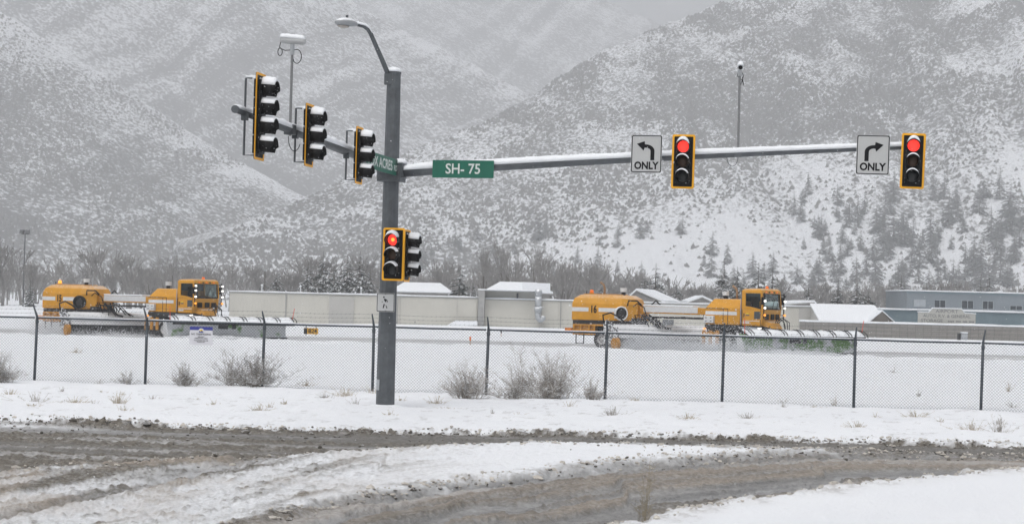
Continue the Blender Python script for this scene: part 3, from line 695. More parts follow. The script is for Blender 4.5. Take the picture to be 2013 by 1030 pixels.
def gablehouse(pxl, pxp, pxr, pxe, pypk, pyev, Y, label, wall=GREYW, dep=None):
    xl, xp, xr, xe = [bx(q, Y) for q in (pxl, pxp, pxr, pxe)]; zp = at(pxp, pypk, Y).z + .3; ze = at(pxp, pyev, Y).z + .3
    t = thing('gabled_house', label, 'house', (xp, Y, -.3)); a, c, e = xl - xp, xr - xp, xe - xp
    MB().add([(a * .93, 0, 0), (c * .93, 0, 0), (c * .93, 0, ze), (0, 0, zp - .1), (a * .93, 0, ze)] + [(a * .93 + e, 12, 0), (c * .93 + e, 12, 0), (c * .93 + e, 12, ze), (e, 12, zp - .1), (a * .93 + e, 12, ze)],
             [(0, 1, 2, 3, 4), (1, 6, 7, 2), (2, 7, 8, 3), (3, 8, 9, 4), (4, 9, 5, 0), (9, 8, 7, 6, 5)]).build('wall', wall, t)
    for nm, z0, z1, m in (('roof', -.08, .02, CONC), ('roof_snow', .03, .28, SNOW)):
        y0 = -.35 if nm == 'roof' else -.28
        for s_, q in ((a * 1.03, 'l'), (c * 1.03, 'r')):
            MB().loft([[(s_, y0, ze + z0), (0, y0, zp + z0), (0, y0, zp + z1), (s_, y0, ze + z1)], [(s_ + e, 12, ze + z0), (e, 12, zp + z0), (e, 12, zp + z1), (s_ + e, 12, ze + z1)]]).build(nm, m, t)
    return t
gablehouse(1228, 1250, 1305, 1300, 571, 594, 236, 'grey gabled house with snowy roof above the boom of vehicle 16')
gablehouse(1352, 1380, 1404, 1384, 584.5, 595.5, 230, 'small snowy gable just left of the hood of vehicle 16')
gablehouse(1520, 1600, 1606, 1590, 594.5, 602, 214, 'low dark roofed house right of the cab of vehicle 16')
# block wall
yw = 181.0; x0, x1 = bx(1574, yw), bx(2120, yw); t = thing('block_wall', 'long grey concrete block wall at the right', 'wall', ((x0 + x1) / 2, yw, -.1)); hw = (x1 - x0) / 2
MB().box(-hw, hw, 0, .4, 0, 1.52).build('wall', CMU, t); snow_slab((-hw - .05, hw, -.02, .45), 1.525, 1.72, t, 'snow_cap')
# white lean-to roof + little gable
x0, x1 = bx(1612, 183), bx(1748, 183); t = thing('sloped_roof_shed', 'low shed with broad snow covered roof sloping down to the block wall', 'building', ((x0 + x1) / 2, 183, -.1)); hw = (x1 - x0) / 2
MB().loft([[(-hw, 0, 0), (hw, 0, 0), (hw, 0, 1.6), (-hw, 0, 1.6)], [(-hw + .4, 8, 0), (hw, 8, 0), (hw, 8, 3.25), (-hw + .4, 8, 3.25)]]).build('wall', BEIGE2, t)
MB().loft([[(-hw - .1, -.3, 1.56), (hw + .1, -.3, 1.56), (hw + .1, -.3, 1.75), (-hw - .1, -.3, 1.75)], [(-hw + .3, 8, 3.27), (hw + .1, 8, 3.27), (hw + .1, 8, 3.45), (-hw + .3, 8, 3.45)]]).build('roof_snow', SNOW, t, bevel=.04)
p = at(1734, 612, 182.0); t = thing('small_gable', 'little brown triangular gable with snowy edges above the block wall', 'gable', (p.x, 182.0, 1.6)); hz_ = p.z - 1.6
BRN = mat('brown_gable', (.17, .155, .14), .8)
MB().loft([[(-1.15, 0, 0), (1.15, 0, 0), (0, 0, hz_)], [(-1.15, 3, 0), (1.15, 3, 0), (0, 3, hz_)]]).build('gable_wall', BRN, t)
for s_ in (-1, 1): MB().loft([[(s_ * 1.3, -.15, -.05), (0, -.15, hz_ + .02), (0, -.15, hz_ + .14), (s_ * 1.3, -.15, .07)], [(s_ * 1.3, 3, -.05), (0, 3, hz_ + .02), (0, 3, hz_ + .14), (s_ * 1.3, 3, .07)]]).build('roof_snow', SNOW, t)
x0, x1 = bx(1736, 186), bx(2130, 186); t = thing('blue_storage_building', 'low slate blue metal building behind the storage sign board', 'building', ((x0 + x1) / 2, 186, -.1)); hw = (x1 - x0) / 2
MB().box(-hw, hw, 0, 8, 0, 2.95).build('wall', BLUED, t); ribs(-hw, hw, 0, 1.4, 2.9, .35, .05, .03).build('siding_ribs', BLUED, t, kind='stuff'); snow_slab((-hw - .05, hw, -.15, 8), 2.955, 3.14, t)
# two storey building
yc = 216.0; x0, x1 = bx(1782, yc), bx(2110, yc); t = thing('office_building', 'two storey blue grey building with a flat snowy roof at the right edge', 'building', ((x0 + x1) / 2, yc, -.1)); hw = (x1 - x0) / 2; cx = (x0 + x1) / 2
ztop = at(1900, 575, yc).z + .1
MB().box(-hw, hw, 0, 12, 0, ztop).build('wall', BLUEG, t); snow_slab((-hw - .1, hw, -.1, 12), ztop + .003, ztop + .16, t)
MB().box(-hw - .03, hw, -.06, -.004, ztop - .22, ztop - .06).build('fascia', BLUED, t)
for px0, px1, py0, py1, gm in ((1797, 1819, 589, 602, PGLASS), (1837, 1858, 590, 605, DGLASS), (1891, 1913, 591, 606, DGLASS), (1932, 1952, 592, 607, DGLASS), (1986, 2009, 601, 609, DGLASS), (2030, 2050, 594, 608, DGLASS)):
    a, c = bx(px0, yc) - cx, bx(px1, yc) - cx; za, zc = at(px0, py1, yc).z + .1, at(px0, py0, yc).z + .1
    wn = MB().box(a - .05, c + .05, -.05, .02, za - .05, za + .003).box(a - .05, c + .05, -.05, .02, zc - .003, zc + .05).box(a - .05, a, -.05, .02, za + .003, zc - .003).box(c, c + .05, -.05, .02, za + .003, zc - .003).box((a + c) / 2 - .03, (a + c) / 2 + .03, -.05, .02, za + .003, zc - .003).build('window', FRAME, t)
    MB().box(a, (a + c) / 2 - .03, -.02, -.006, za, zc).build('pane', gm, wn); MB().box((a + c) / 2 + .03, c, -.02, -.006, za, zc).build('pane', gm, wn)
# storage sign board
ys = 183.6; p = at(1861, 636, ys); t = thing('storage_sign_board', 'cream sign board with raised centre lettered AIRPORT AUTO R.V. & GENERAL STORAGE', 'sign', (p.x, ys, p.z))
hw = (bx(1918, ys) - bx(1805, ys)) / 2
zs = lambda py: at(1861, py, ys).z - p.z
poly = [(-hw, 0), (hw, 0), (hw, zs(616)), (hw * .62, zs(615)), (hw * .50, zs(607)), (-hw * .50, zs(607)), (-hw * .62, zs(615)), (-hw, zs(615))]
CREAM = mat('cream_board', (.50, .50, .47), .7, var=.06, scale=1); LETT = mat('grey_lettering', (.20, .205, .21), .7)
MB().prism(poly, I4, 0, .15).build('board', CREAM, t)
MB().loft([[(x, -.06, z + .003) for x, z in ((-hw - .05, zs(615)), (-hw * .62, zs(615)), (-hw * .5, zs(607)), (hw * .5, zs(607)), (hw * .62, zs(615)), (hw + .05, zs(616)))] + [(x, -.06, z) for x, z in ((hw + .05, zs(614)), (hw * .62, zs(613.2)), (hw * .5, zs(605)), (-hw * .5, zs(605)), (-hw * .62, zs(613)), (-hw - .05, zs(613)))],
           [(x, .3, z + .003) for x, z in ((-hw - .05, zs(615)), (-hw * .62, zs(615)), (-hw * .5, zs(607)), (hw * .5, zs(607)), (hw * .62, zs(615)), (hw + .05, zs(616)))] + [(x, .3, z) for x, z in ((hw + .05, zs(614)), (hw * .62, zs(613.2)), (hw * .5, zs(605)), (-hw * .5, zs(605)), (-hw * .62, zs(613)), (-hw - .05, zs(613)))]]).build('snow_cap', SNOW, t)
TT = lambda x, z: Matrix.Translation((x, -.01, z))
text('lettering', 'AIRPORT', .46, LETT, t, TT(0, zs(612.2)), 1.25, .006)
text('lettering', 'AUTO, R.V. & GENERAL', .46, LETT, t, TT(0, zs(621.5)), 1.02, .006)
text('lettering', 'STORAGE', .46, LETT, t, TT(-hw * .52, zs(631)), 1.12, .006)
mm = MB()
for x0_, x1_ in ((.04, .26), (.33, .50), (.56, .72), (.78, .96)):
    for q in range(4):
        a_ = hw * (x0_ + (x1_ - x0_) * q / 4); mm.box(a_, a_ + hw * (x1_ - x0_) / 4 * .7, -.012, -.002, zs(633), zs(630))
mm.build('small_print', LETT, t, kind='stuff')
# utility cabinet
p = gnd(1855, 665.5); t = thing('utility_cabinet', 'small grey utility cabinet standing in front of the block wall', 'cabinet', (p.x, 178, 0))
MB().box(-.12, .52, 0, .5, -.05, .72).build('cabinet_body', GALV_L, t, bevel=.03); MB().box(-.42, -.16, .05, .45, -.05, .68).build('side_box', DARKF, t, bevel=.03); MB().box(-.15, .55, -.03, .53, .722, .82).build('snow_cap', SNOW, t, bevel=.03)
# floodlight mast
p = at(45, 600, 310); t = thing('floodlight_mast', 'tall thin floodlight mast with two lamps at the far left', 'mast', (p.x, 310, -.3))
zt = at(45, 461, 310).z + .3; DG = mat('dark_mast_steel', (.10, .105, .11), .5, .4)
MB().tube([(0, 0, 0), (0, 0, zt)], [.14, .09], 8).build('pole', DG, t); MB().box(-.65, .65, -.06, .06, zt, zt + .12).build('crossbar', DG, t)
for x, a in ((-.62, -35), (.42, 20)): MB().box(-.4, .4, -.25, .25, .15, .85, Matrix.Translation((x, 0, zt)) @ Matrix.Rotation(R(a), 4, 'Z') @ Matrix.Rotation(R(-12), 4, 'X')).build('lamp', mat('floodlight_grey', (.14, .145, .15), .4, .3, snow=.8), t, bevel=.04)
# little utility poles / pipes behind shed
for px, top, lb in ((521, 533, 'thin dark utility pole behind the left end of the long shed'),):
    p = at(px, top, 215); t = thing('utility_pole', lb, 'pole', (p.x, 215, -.3)); MB().tube([(0, 0, 0), (0, 0, p.z + .3)], .07, 6).build('pole', BARK, t); MB().box(-.14, .14, -.14, .14, p.z + .3, p.z + .5).build('cap', GALV_L, t)
for px, top, lb in ((515, 561, 'short white vent pipe near the left end of the long shed roof'), (591, 563, 'white vent pipe in the middle of the long shed roof'), (710, 567, 'white vent pipe on the long shed roof close to the signal pole')):
    p = at(px, top, 196); t = thing('roof_vent', lb, 'vent', (p.x, 196, 3.1)); MB().tube([(0, 0, -.05), (0, 0, max(.3, p.z - 3.1))], .08, 8).build('pipe', WHITEP, t); MB().tube([(0, 0, max(.3, p.z - 3.1)), (0, 0, max(.3, p.z - 3.1) + .14)], [.17, .05], 8).build('cap', SNOW, t)

# ------------------------------------------------------------------ airfield sign and stakes
p = gnd(611, 658); t = thing('runway_sign', 'small yellow taxiway sign lettered B24 on the airfield', 'sign', (p.x, p.y, 0))
MB().box(-.5, .5, 0, .15, .05, .47).build('panel', mat('taxi_yellow', (.70, .38, .02), .5), t); MB().box(-.5, -.26, -.01, -.002, .06, .46).build('black_panel', SIGNK, t)
for x in (-.35, .35): MB().tube([(x, .07, -.1), (x, .07, .6)], .03, 6).build('leg', DARKF, t)
text('lettering', 'B24', .42, SIGNK, t, Matrix.Translation((.12, -.012, .26)), .95, .008)
for px, py, lb, m in ((924, 683, 'orange topped marker stake in the snow left of centre', ORANGE), (985, 661, 'dark marker stake beyond the cleared strip near the grey end wall', DARKF), (1683, 682, 'short marker stake at the end of the green plow', DARKF)):
    p = gnd(px, py); t = thing('marker_stake', lb, 'stake', (p.x, p.y, gz_at(p.x, p.y) - .05)); MB().tube([(0, 0, 0), (0, 0, .42)], .025, 6).build('stake', mat('stake_wood', (.45, .30, .2), .8), t); MB().tube([(0, 0, .30), (0, 0, .52)], .055, 8).build('marker_top', m, t)

# ------------------------------------------------------------------ snow clearing vehicles
def snow_vehicle(num, loc, th, label, plowmat, lit_beacon, exhaust, hub_white, lamps, art):
    V = thing('snow_vehicle', label, 'vehicle', loc, -th)
    # rear unit housing
    def plan(z, x0, x1, x2, y1, y2): return [(x0, -y1, z), (x1, -y1, z), (x2, -y2, z), (x2, y2, z), (x1, y1, z), (x0, y1, z)]
    hb = MB().loft([plan(1.70, -2.2, 1.35, 2.35, 1.3, .8), plan(2.72, -2.2, 1.35, 2.35, 1.3, .8), plan(3.05, -2.05, 1.3, 2.2, 1.2, .72), plan(3.27, -1.7, 1.2, 1.75, .95, .6)]).build('rear_housing', YEL, V, bevel=.05)
    for a, c in ((-2.205, -1.0), (-.28, 1.33)): MB().box(a, c, -1.312, -1.302, 2.23, 2.48).build('stripe', WHITEP, hb)
    text('number', num, .62, SIGNK, hb, Matrix.Translation((-.64, -1.312, 2.36)), .76, .022)
    MB().box(-1.6, 1.15, -.7, .7, 3.275, 3.33).build('roof_hatch', YEL, hb, bevel=.02)
    MB().box(.85, 1.1, -1.308, -1.302, 1.85, 2.0).build('plate', WHITEP, hb)
    ch = MB().box(-2.15, 2.3, -1.2, 1.2, 1.42, 1.697).box(-2.0, 2.0, -.55, .55, .75, 1.42).build('rear_chassis', DARKF, V, bevel=.02)
    # yellow under-frame
    m = MB()
    for a in (-2.1, -1.6, -1.0, -.62): m.box(a, a + .13, -1.32, -1.15, .82, 1.44)
    m.box(-2.1, 1.0, -1.3, -1.14, 1.36, 1.46).box(-2.1, -.5, -1.3, -1.14, .80, .88).box(-2.05, -.55, -1.18, 1.18, .9, 1.38)
    m.build('under_frame', YELD, V, bevel=.015)
    MB().box(-2.7, -2.2, -1.25, -.6, .92, 1.2).box(-2.7, -2.2, .6, 1.25, .92, 1.2).build('rear_bumper', mat('orange_bumper', (.62, .2, .02), .5, var=.2), V, bevel=.03)
    MB().tube([(-1.85, -1.28, .85), (-1.85, -1.28, .28), (-1.3, -1.28, .28), (-1.3, -1.28, .85)], .045, 6).build('step', DARKF, V)
    MB().box(-2.26, -2.2, -1.1, -.95, 1.75, 2.0).build('tail_lamp', RED, V)
    def wheel(x, y, r, w_):
        e = bpy.data.objects.new('wheel', None); COL.objects.link(e); e.parent = V; e.location = (x, y, r); sg = -1 if y < 0 else 1
        prof = [(r * .56, -w_ / 2), (r * .9, -w_ / 2), (r, -w_ / 2 + .06), (r, w_ / 2 - .06), (r * .9, w_ / 2), (r * .56, w_ / 2)]
        N = 28; rings = [[(rr * math.cos(a), yy, rr * math.sin(a)) for a in [2 * math.pi * k / N for k in range(N)]] for rr, yy in prof]
        MB().loft(rings, True, False).build('tyre', RUBBER, e, True)
        rm = MB().loft([[(rr * math.cos(a), yy * sg, rr * math.sin(a)) for a in [2 * math.pi * k / N for k in range(N)]] for rr, yy in ((r * .57, w_ / 2 - .01), (r * .5, w_ / 2 - .02), (r * .44, w_ / 2 - .12), (r * .2, w_ / 2 - .08), (r * .18, w_ / 2 + .02), (.01, w_ / 2 + .02))], True, False).build('rim', mat('rim_white', (.6, .6, .6), .5, var=.2, scale=8, splash=.4, splash_scale=9), e, True)
        h = MB()
        for k in range(8): a = 2 * math.pi * k / 8; h.tube([(r * .33 * math.cos(a), sg * (w_ / 2 - .12), r * .33 * math.sin(a)), (r * .33 * math.cos(a), sg * (w_ / 2 - .085), r * .33 * math.sin(a))], r * .06, 8)
        h.build('hub_hole', BLACKC, rm)
    for x in (0.0,):
        for y in (-1.08, 1.08): wheel(x, y, .53, .42)
    wheel(-.55, .95, .53, .42)
    # blower housing on the corner
    bl = MB(); N = 26
    c0 = Vector((1.42, -1.55, 2.16)); ax = Vector((.45, -.89, 0)); sd = Vector((.89, .45, 0)); up = Vector((0, 0, 1))
    def ring(r, d): return [c0 + ax * d + (sd * math.cos(a) + up * math.sin(a)) * r for a in [2 * math.pi * k / N for k in range(N)]]
    bl.loft([ring(.42, -.5), ring(.44, .12), ring(.38, .15), ring(.36, .02)], True, False).build('blower_housing', WHITEP if hub_white else RUBBER, V, True)
    MB().loft([ring(.37, .0), ring(.2, .03), ring(.05, .06)]).build('blower_screen', DARKF, V, True)
    MB().box(1.4, 2.6, -1.0, .9, 1.45, 1.9).build('blower_base', DARKF, V, bevel=.05)
    MB().box(2.25, 2.75, -.55, .55, 1.75, 2.75).build('mast_bracket', YELD, V, bevel=.03)
    # the rear unit trails at a slight angle to the front unit
    PV = Vector((1.35, -1.3, 0)); MR = Matrix.Translation(PV) @ Matrix.Rotation(art, 4, 'Z') @ Matrix.Diagonal((.9, 1, 1, 1)) @ Matrix.Translation(-PV)
    for o_ in [x for x in bpy.data.objects if x.parent == V or (x.parent and x.parent.parent == V and x.parent.type == 'MESH')]:
        if o_.type == 'MESH': o_.data.transform(MR)
        else: o_.location = MR @ o_.location; o_.rotation_euler = (0, 0, art)
    # boom between the units
    bm = MB().loft([[(2.3, -.42, 2.22), (2.3, .42, 2.22), (2.3, .42, 2.66), (2.3, -.42, 2.66)], [(7.1, -.42, 2.2), (7.1, .42, 2.2), (7.1, .42, 2.62), (7.1, -.42, 2.62)]]).build('boom', YEL, V, bevel=.025)
    MB().box(2.4, 6.1, -.434, -.424, 2.29, 2.64).build('boom_panel', WHITEP, bm); MB().box(2.35, 5.8, -.43, .43, 2.665, 2.75).build('boom_snow', SNOW, bm, bevel=.03)
    MB().box(2.6, 6.9, -.9, -.44, 1.93, 1.98).tube([(3.1, -.6, 2.0), (7.0, -.6, 2.02)], .045, 8).tube([(5.1, -.6, 2.0), (5.35, -.6, 2.0)], .08, 8).tube([(6.6, -.6, 2.02), (6.6, -.6, 2.25)], .03, 6).build('hydraulic_rod', DARKF, V)
    rg = random.Random(int(num)); m = MB()
    for k in range(9):
        x = 2.3 + rg.uniform(0, .9); y = rg.uniform(-1.2, .4)
        m.tube([(x, y, 1.25 + rg.uniform(0, .3)), (x + rg.uniform(-.4, .3), y - .1, 1.9 + rg.uniform(-.15, .3)), (x + rg.uniform(0, .8), y, 2.0 + rg.uniform(-.3, .2)), (x + rg.uniform(.5, 1.3), y + .1, 1.3)], .035, 5)
    m.tube([(3.0, -.8, 2.1), (4.2, -.9, 1.35), (4.6, -.9, 1.3)], .07, 6).tube([(2.5, .3, 2.7), (2.9, .2, 2.98), (3.25, .2, 2.72)], .05, 6)
    m.tube([(1.65, -1.1, 2.65), (1.8, -1.25, 2.95), (2.2, -.9, 2.95), (2.4, -.7, 2.7)], .05, 6).tube([(2.0, -1.0, 2.6), (2.3, -1.05, 2.8), (2.6, -.7, 2.55), (2.65, -.6, 2.2)], .035, 6)
    m.build('hoses', BLACKC, V, kind='stuff')
    # broom under its white hood, set at an angle across the vehicle
    ang = R(62); d = Vector((math.cos(ang), math.sin(ang), 0)); nn = Vector((math.sin(ang), -math.cos(ang), 0))
    bc = Vector((3.15, 0, 0)); L = 3.35
    def frame(c): return lambda s_, f_, z_: c + d * s_ + nn * f_ + Vector((0, 0, z_))
    fr = frame(bc)
    prof = [(.95, .72), (.88, 1.0), (.62, 1.34), (.2, 1.52), (-.35, 1.48), (-.6, 1.2), (-.58, 1.17), (-.33, 1.43), (.2, 1.47), (.59, 1.30), (.85, .98), (.92, .70)]
    hd = MB().loft([[fr(s_, f_, z_) for f_, z_ in prof] for s_ in (-L, -L / 3, L / 3, L)]).build('broom_hood', mat('snowed_hood', (.70, .71, .73), .7, var=.10, scale=2.5), V)
    for z_, f_ in ((.95, .90), (1.2, .74)): MB().tube([fr(-L, f_, z_), fr(L, f_, z_)], .02, 4).build('hood_rib', GALV_L, hd)
    rings = []; N = 40
    for k in range(41):
        s_ = -L + .1 + (2 * L - .2) * k / 40
        rings.append([fr(s_, r_ * math.cos(a), .5 + r_ * math.sin(a)) for a, r_ in [(2 * math.pi * j / N, .46 + rg.uniform(-.035, .035)) for j in range(N)]])
    MB().loft(rings).build('broom', BRISTLE, V)
    CAKED = mat('snow_caked_steel', (.06, .06, .06), .7, var=.3, scale=6, splash=.545, splash_scale=7)
    fe = MB()
    fe.loft([[fr(-L - .12, f_, z_) for f_, z_ in ((-.6, .35), (.7, .35), (.85, .9), (.3, 1.55), (-.45, 1.5))], [fr(-L - .02, f_, z_) for f_, z_ in ((-.6, .35), (.7, .35), (.85, .9), (.3, 1.55), (-.45, 1.5))]])
    for a in ((-.3, 1.5), (.2, 1.2), (.5, .8)): fe.tube([fr(-L - .3, a[0], a[1]), fr(-L - .25, a[0] + .25, a[1] - .5)], .07, 6)
    fe.tube([fr(-L - .2, -.5, 1.0), fr(-L - .2, -.2, 1.75), fr(-L - .15, .3, 1.6)], .05, 6).build('broom_end_frame', CAKED, V)
    MB().tube([fr(-L - .2, -.5, 1.6), fr(-L - .3, -.45, 2.05), fr(-L - .1, .1, 2.2), fr(-L + .2, .6, 1.95), fr(-L + .5, .8, 1.6)], .05, 6).build('broom_hose', BLACKC, V)
    cw = MB().loft([[fr(-L - .35 + yy, .95 + rr * math.cos(a), .36 + rr * math.sin(a)) for a in [2 * math.pi * k / 20 for k in range(20)]] for rr, yy in ((.2, 0), (.36, 0), (.36, .25), (.2, .25))], True, True).build('caster_wheel', YELD, V)
    MB().box(-.08, .08, -.1, .1, 0, .75, Matrix.Translation(fr(-L - .22, .95, .6))).build('caster_fork', CAKED, cw)
    # front unit: engine hood
    hd = MB().loft([[(7.05, -1.27, 1.68), (9.3, -1.27, 1.68), (9.3, 1.27, 1.68), (7.05, 1.27, 1.68)], [(7.05, -1.27, 2.66), (9.3, -1.27, 2.66), (9.3, 1.27, 2.66), (7.05, 1.27, 2.66)], [(7.42, -.85, 3.2), (9.22, -.95, 3.2), (9.22, .95, 3.2), (7.42, .85, 3.2)]]).build('engine_hood', YEL, V, bevel=.04)
    MB().box(7.052, 9.1, -1.282, -1.272, 2.25, 2.46).build('stripe', WHITEP, hd)
    for x in (8.2, 8.5): MB().box(x, x + .035, -1.284, -1.273, 1.7, 2.62).build('door_seam', DARKF, hd)
    MB().box(7.06, 8.5, -1.285, -1.273, 2.60, 2.635).build('door_seam', DARKF, hd)
    MB().box(7.04, 7.68, -1.5, -1.285, 1.76, 2.18).build('tool_box', WHITEP, hd, bevel=.02)
    for x in (7.2, 7.52):
        for z in (1.87, 2.06): MB().box(x - .06, x + .06, -1.507, -1.502, z - .02, z + .02).build('box_latch', DARKF, hd)
    MB().box(6.9, 11.0, -.75, .75, 1.05, 1.67).box(7.0, 9.35, -1.25, 1.25, 1.40, 1.672).build('front_chassis', DARKF, V, bevel=.02)
    m = MB()
    for a in (6.95, 7.4, 7.85): m.box(a, a + .2, -1.5, -1.38, .5, 1.32)
    m.box(6.95, 8.05, -1.48, -1.36, 1.1, 1.22).build('mud_guard', YELD, V, bevel=.02)
    MB().box(7.0, 7.12, -1.42, -1.3, 1.36, 1.46).build('marker_lamp', AMB, V)
    for y in (-1.05, 1.05): wheel(8.4, y, .55, .42)
    for y in (-1.05, 1.05): wheel(10.2, y, .55, .42)
    for x, y, z in ((.9, -.3, 3.28), (7.9, -.35, 3.2)):
        a_ = MB().tube([(x, y, z), (x, y, z + .2)], .13, 12).build('air_intake', BLACKC, V); MB().tube([(x, y, z + .2), (x, y, z + .45)], [.19, .21], 14).build('intake_cap', WHITEP, a_)
        if exhaust: MB().tube([(x + (-1.35 if x < 3 else .75), y, z), (x + (-1.35 if x < 3 else .75), y, z + .42), (x + (-1.42 if x < 3 else .68), y, z + .62), (x + (-1.65 if x < 3 else .45), y, z + .78)], .07, 8).build('exhaust_pipe', mat('rusty_exhaust', (.28, .17, .09), .7, var=.3), V, True)
        else: MB().tube([(x + .55, y, z), (x + .55, y, z + .5)], .04, 8).build('exhaust_pipe', GALV_L, V)
    MB().tube([(-1.25, -.5, 3.28), (-1.25, -.5, 3.38)], .17, 10).build('beacon_base', YELD, V); MB().tube([(-1.25, -.5, 3.38), (-1.25, -.5, 3.58)], [.14, .10], 12).build('beacon', AMB if lit_beacon else AMBD, V, True)
    MB().tube([(-1.62, -.5, 3.28), (-1.62, -.5, 3.5)], .03, 6).build('antenna', BLACKC, V)
    # cab
    X0, X1, W = 9.42, 10.72, 1.28
    cab = MB().loft([[(X0, -W, 1.66), (X1 - .05, -W, 1.66), (X1 - .05, W, 1.66), (X0, W, 1.66)], [(X0, -W, 2.62), (X1 + .08, -W, 2.62), (X1 + .08, W, 2.62), (X0, W, 2.62)]]).build('cab', YEL, V, bevel=.05)
    MB().loft([[(X0 - .02, -W - .02, 3.56), (X1 + .02, -W - .02, 3.56), (X1 + .02, W + .02, 3.56), (X0 - .02, W + .02, 3.56)], [(X0 - .02, -W, 3.72), (X1 - .02, -W, 3.74), (X1 - .02, W, 3.74), (X0 - .02, W, 3.72)], [(X0 + .1, -W + .12, 3.82), (X1 - .15, -W + .12, 3.85), (X1 - .15, W - .12, 3.85), (X0 + .1, W - .12, 3.82)]]).build('cab_roof', YEL, cab, bevel=.03)
    pl = MB()
    for y in (-W, W):
        s_ = 1 if y < 0 else -1
        pl.loft([[(X0, y, 2.62), (X0 + .24, y, 2.62), (X0 + .24, y + .08 * s_, 2.62), (X0, y + .08 * s_, 2.62)], [(X0, y, 3.56), (X0 + .22, y, 3.56), (X0 + .22, y + .08 * s_, 3.56), (X0, y + .08 * s_, 3.56)]])
        pl.loft([[(X1 - .06, y, 2.62), (X1 + .08, y, 2.62), (X1 + .08, y + .12 * s_, 2.62), (X1 - .06, y + .12 * s_, 2.62)], [(X1 - .12, y, 3.56), (X1, y, 3.56), (X1, y + .12 * s_, 3.56), (X1 - .12, y + .12 * s_, 3.56)]])
        pl.prism([(X0 + .22, 2.62), (X1 - .06, 2.62), (X1 - .06, 2.63), (X0 + .5, 2.78), (X0 + .22, 2.8)], I4, y, y + .06 * s_)
    pl.box(X0, X0 + .06, -W + .08, W - .08, 2.62, 3.1).build('pillars', YEL, cab)
    GAS = mat('window_gasket', (.015, .015, .016), .6)
    MB().add([(X1 + .05, -W + .14, 2.66), (X1 + .05, W - .14, 2.66), (X1 - .02, W - .14, 3.53), (X1 - .02, -W + .14, 3.53)], [(0, 1, 2, 3)]).build('windshield', GLASS, cab)
    gk = MB()
    for y in (-W + .14, W - .14): gk.tube([(X1 + .06, y, 2.66), (X1 - .01, y, 3.53)], .025, 4)
    gk.tube([(X1 + .065, -W + .14, 2.66), (X1 + .065, W - .14, 2.66)], .025, 4).tube([(X1 - .005, -W + .14, 3.53), (X1 - .005, W - .14, 3.53)], .025, 4).build('windshield_gasket', GAS, cab)
    for y in (-W, W):
        s_ = 1 if y < 0 else -1
        MB().add([(X0 + .2, y + .03 * s_, 2.76), (X1 - .04, y + .03 * s_, 2.6), (X1 - .1, y + .03 * s_, 3.57), (X0 + .2, y + .03 * s_, 3.57)], [(0, 1, 2, 3)]).build('side_window', GLASS, cab)
    MB().box(X0 + .12, X0 + .32, -.45, .45, 2.55, 3.35).box(X0 + .3, X0 + .75, -.45, .45, 2.62, 2.75).build('seat', BLACKC, cab, bevel=.05)
    MB().box(X0 + .08, X0 + .12, -W + .1, W - .1, 3.1, 3.55).build('rear_panel', DGLASS, cab)
    MB().box(X1 - .35, X1 - .02, -W + .1, W - .1, 2.55, 2.72).build('dashboard', BLACKC, cab)
    MB().tube([(X1 + .1, -.1, 2.62), (X1 + .05, .35, 3.3)], .02, 5).tube([(X1 + .1, .5, 2.62), (X1 + .05, .85, 3.2)], .02, 5).build('wiper', BLACKC, cab)
    for y in (-.72, .05, .72): MB().box(X1 + .03, X1 + .1, y - .23, y + .23, 2.03, 2.36).build('front_vent', BLACKC, cab, bevel=.03)
    MB().box(X1 - .5, X1 - .12, -W - .012, -W - .002, 2.06, 2.5).build('door_window', DGLASS, cab, bevel=.004)
    for x in (X0 + .02, X1 - .1): MB().box(x, x + .025, -W - .01, -W - .002, 1.7, 2.6).build('door_seam', DARKF, cab)
    MB().tube([(X0 + .16, -W - .03, 2.15), (X0 + .16, -W - .03, 2.38)], .03, 6).build('door_handle', BLACKC, cab)
    MB().tube([(X0 - .04, -W - .04, 1.75), (X0 - .04, -W - .04, 3.2)], .025, 6).build('grab_rail', GALV_L, cab)
    MB().box(X0 + .05, X1 - .2, -W - .2, -W + .1, 1.5, 1.58).build('step', GALV_L, cab)
    lg = mat('emblem_yellow', (.7, .5, .02), .5)
    MB().prism([(X0 + .36 + .1 * math.cos(a), 2.32 + .1 * math.sin(a)) for a in [k * math.pi / 8 for k in range(9)]], I4, -W - .012, -W - .003).build('emblem', lg, cab); MB().box(X0 + .26, X0 + .5, -W - .012, -W - .003, 2.24, 2.3).build('emblem', mat('emblem_blue', (.06, .07, .12), .5), cab)
    MB().box(X0 + .1, X1 - .15, -W - .012, -W - .003, 1.92, 1.96).box(X0 + .1, X0 + .5, -W - .012, -W - .003, 1.78, 1.88).build('decal', WHITEP, cab)
    # lamp columns at both front corners
    for y, s_ in ((-W - .1, -1), (W + .12, 1)):
        c = MB().tube([(X1 + .16, y, 2.1), (X1 + .16, y, 3.6)], .035, 6).tube([(X1, y * .9, 3.5), (X1 + .16, y, 3.5)], .025, 5).tube([(X1, y * .9, 2.3), (X1 + .16, y, 2.3)], .025, 5).box(X1 + .02, X1 + .12, y - .1, y + .1, 2.9, 3.35).build('lamp_column', BLACKC, cab)
        for z, mm_ in zip((3.42, 3.12, 2.72, 2.3), lamps): MB().tube([(X1 + .17, y, z), (X1 + .27, y + s_ * -.0, z)], [.05, .07], 12).build('lamp', mm_, cab)
    MB().tube([(X1 - .35, .1, 3.85), (X1 - .35, .1, 4.0)], [.11, .07], 10).build('beacon', AMBD, cab, True)
    for y in (-.75, -.35, .0, .35, .75): MB().box(X1 - .01, X1 + .03, y - .08, y + .08, 3.6, 3.68).build('marker_lamp', AMBD if abs(y) > .5 or y == 0 else DARKF, cab)
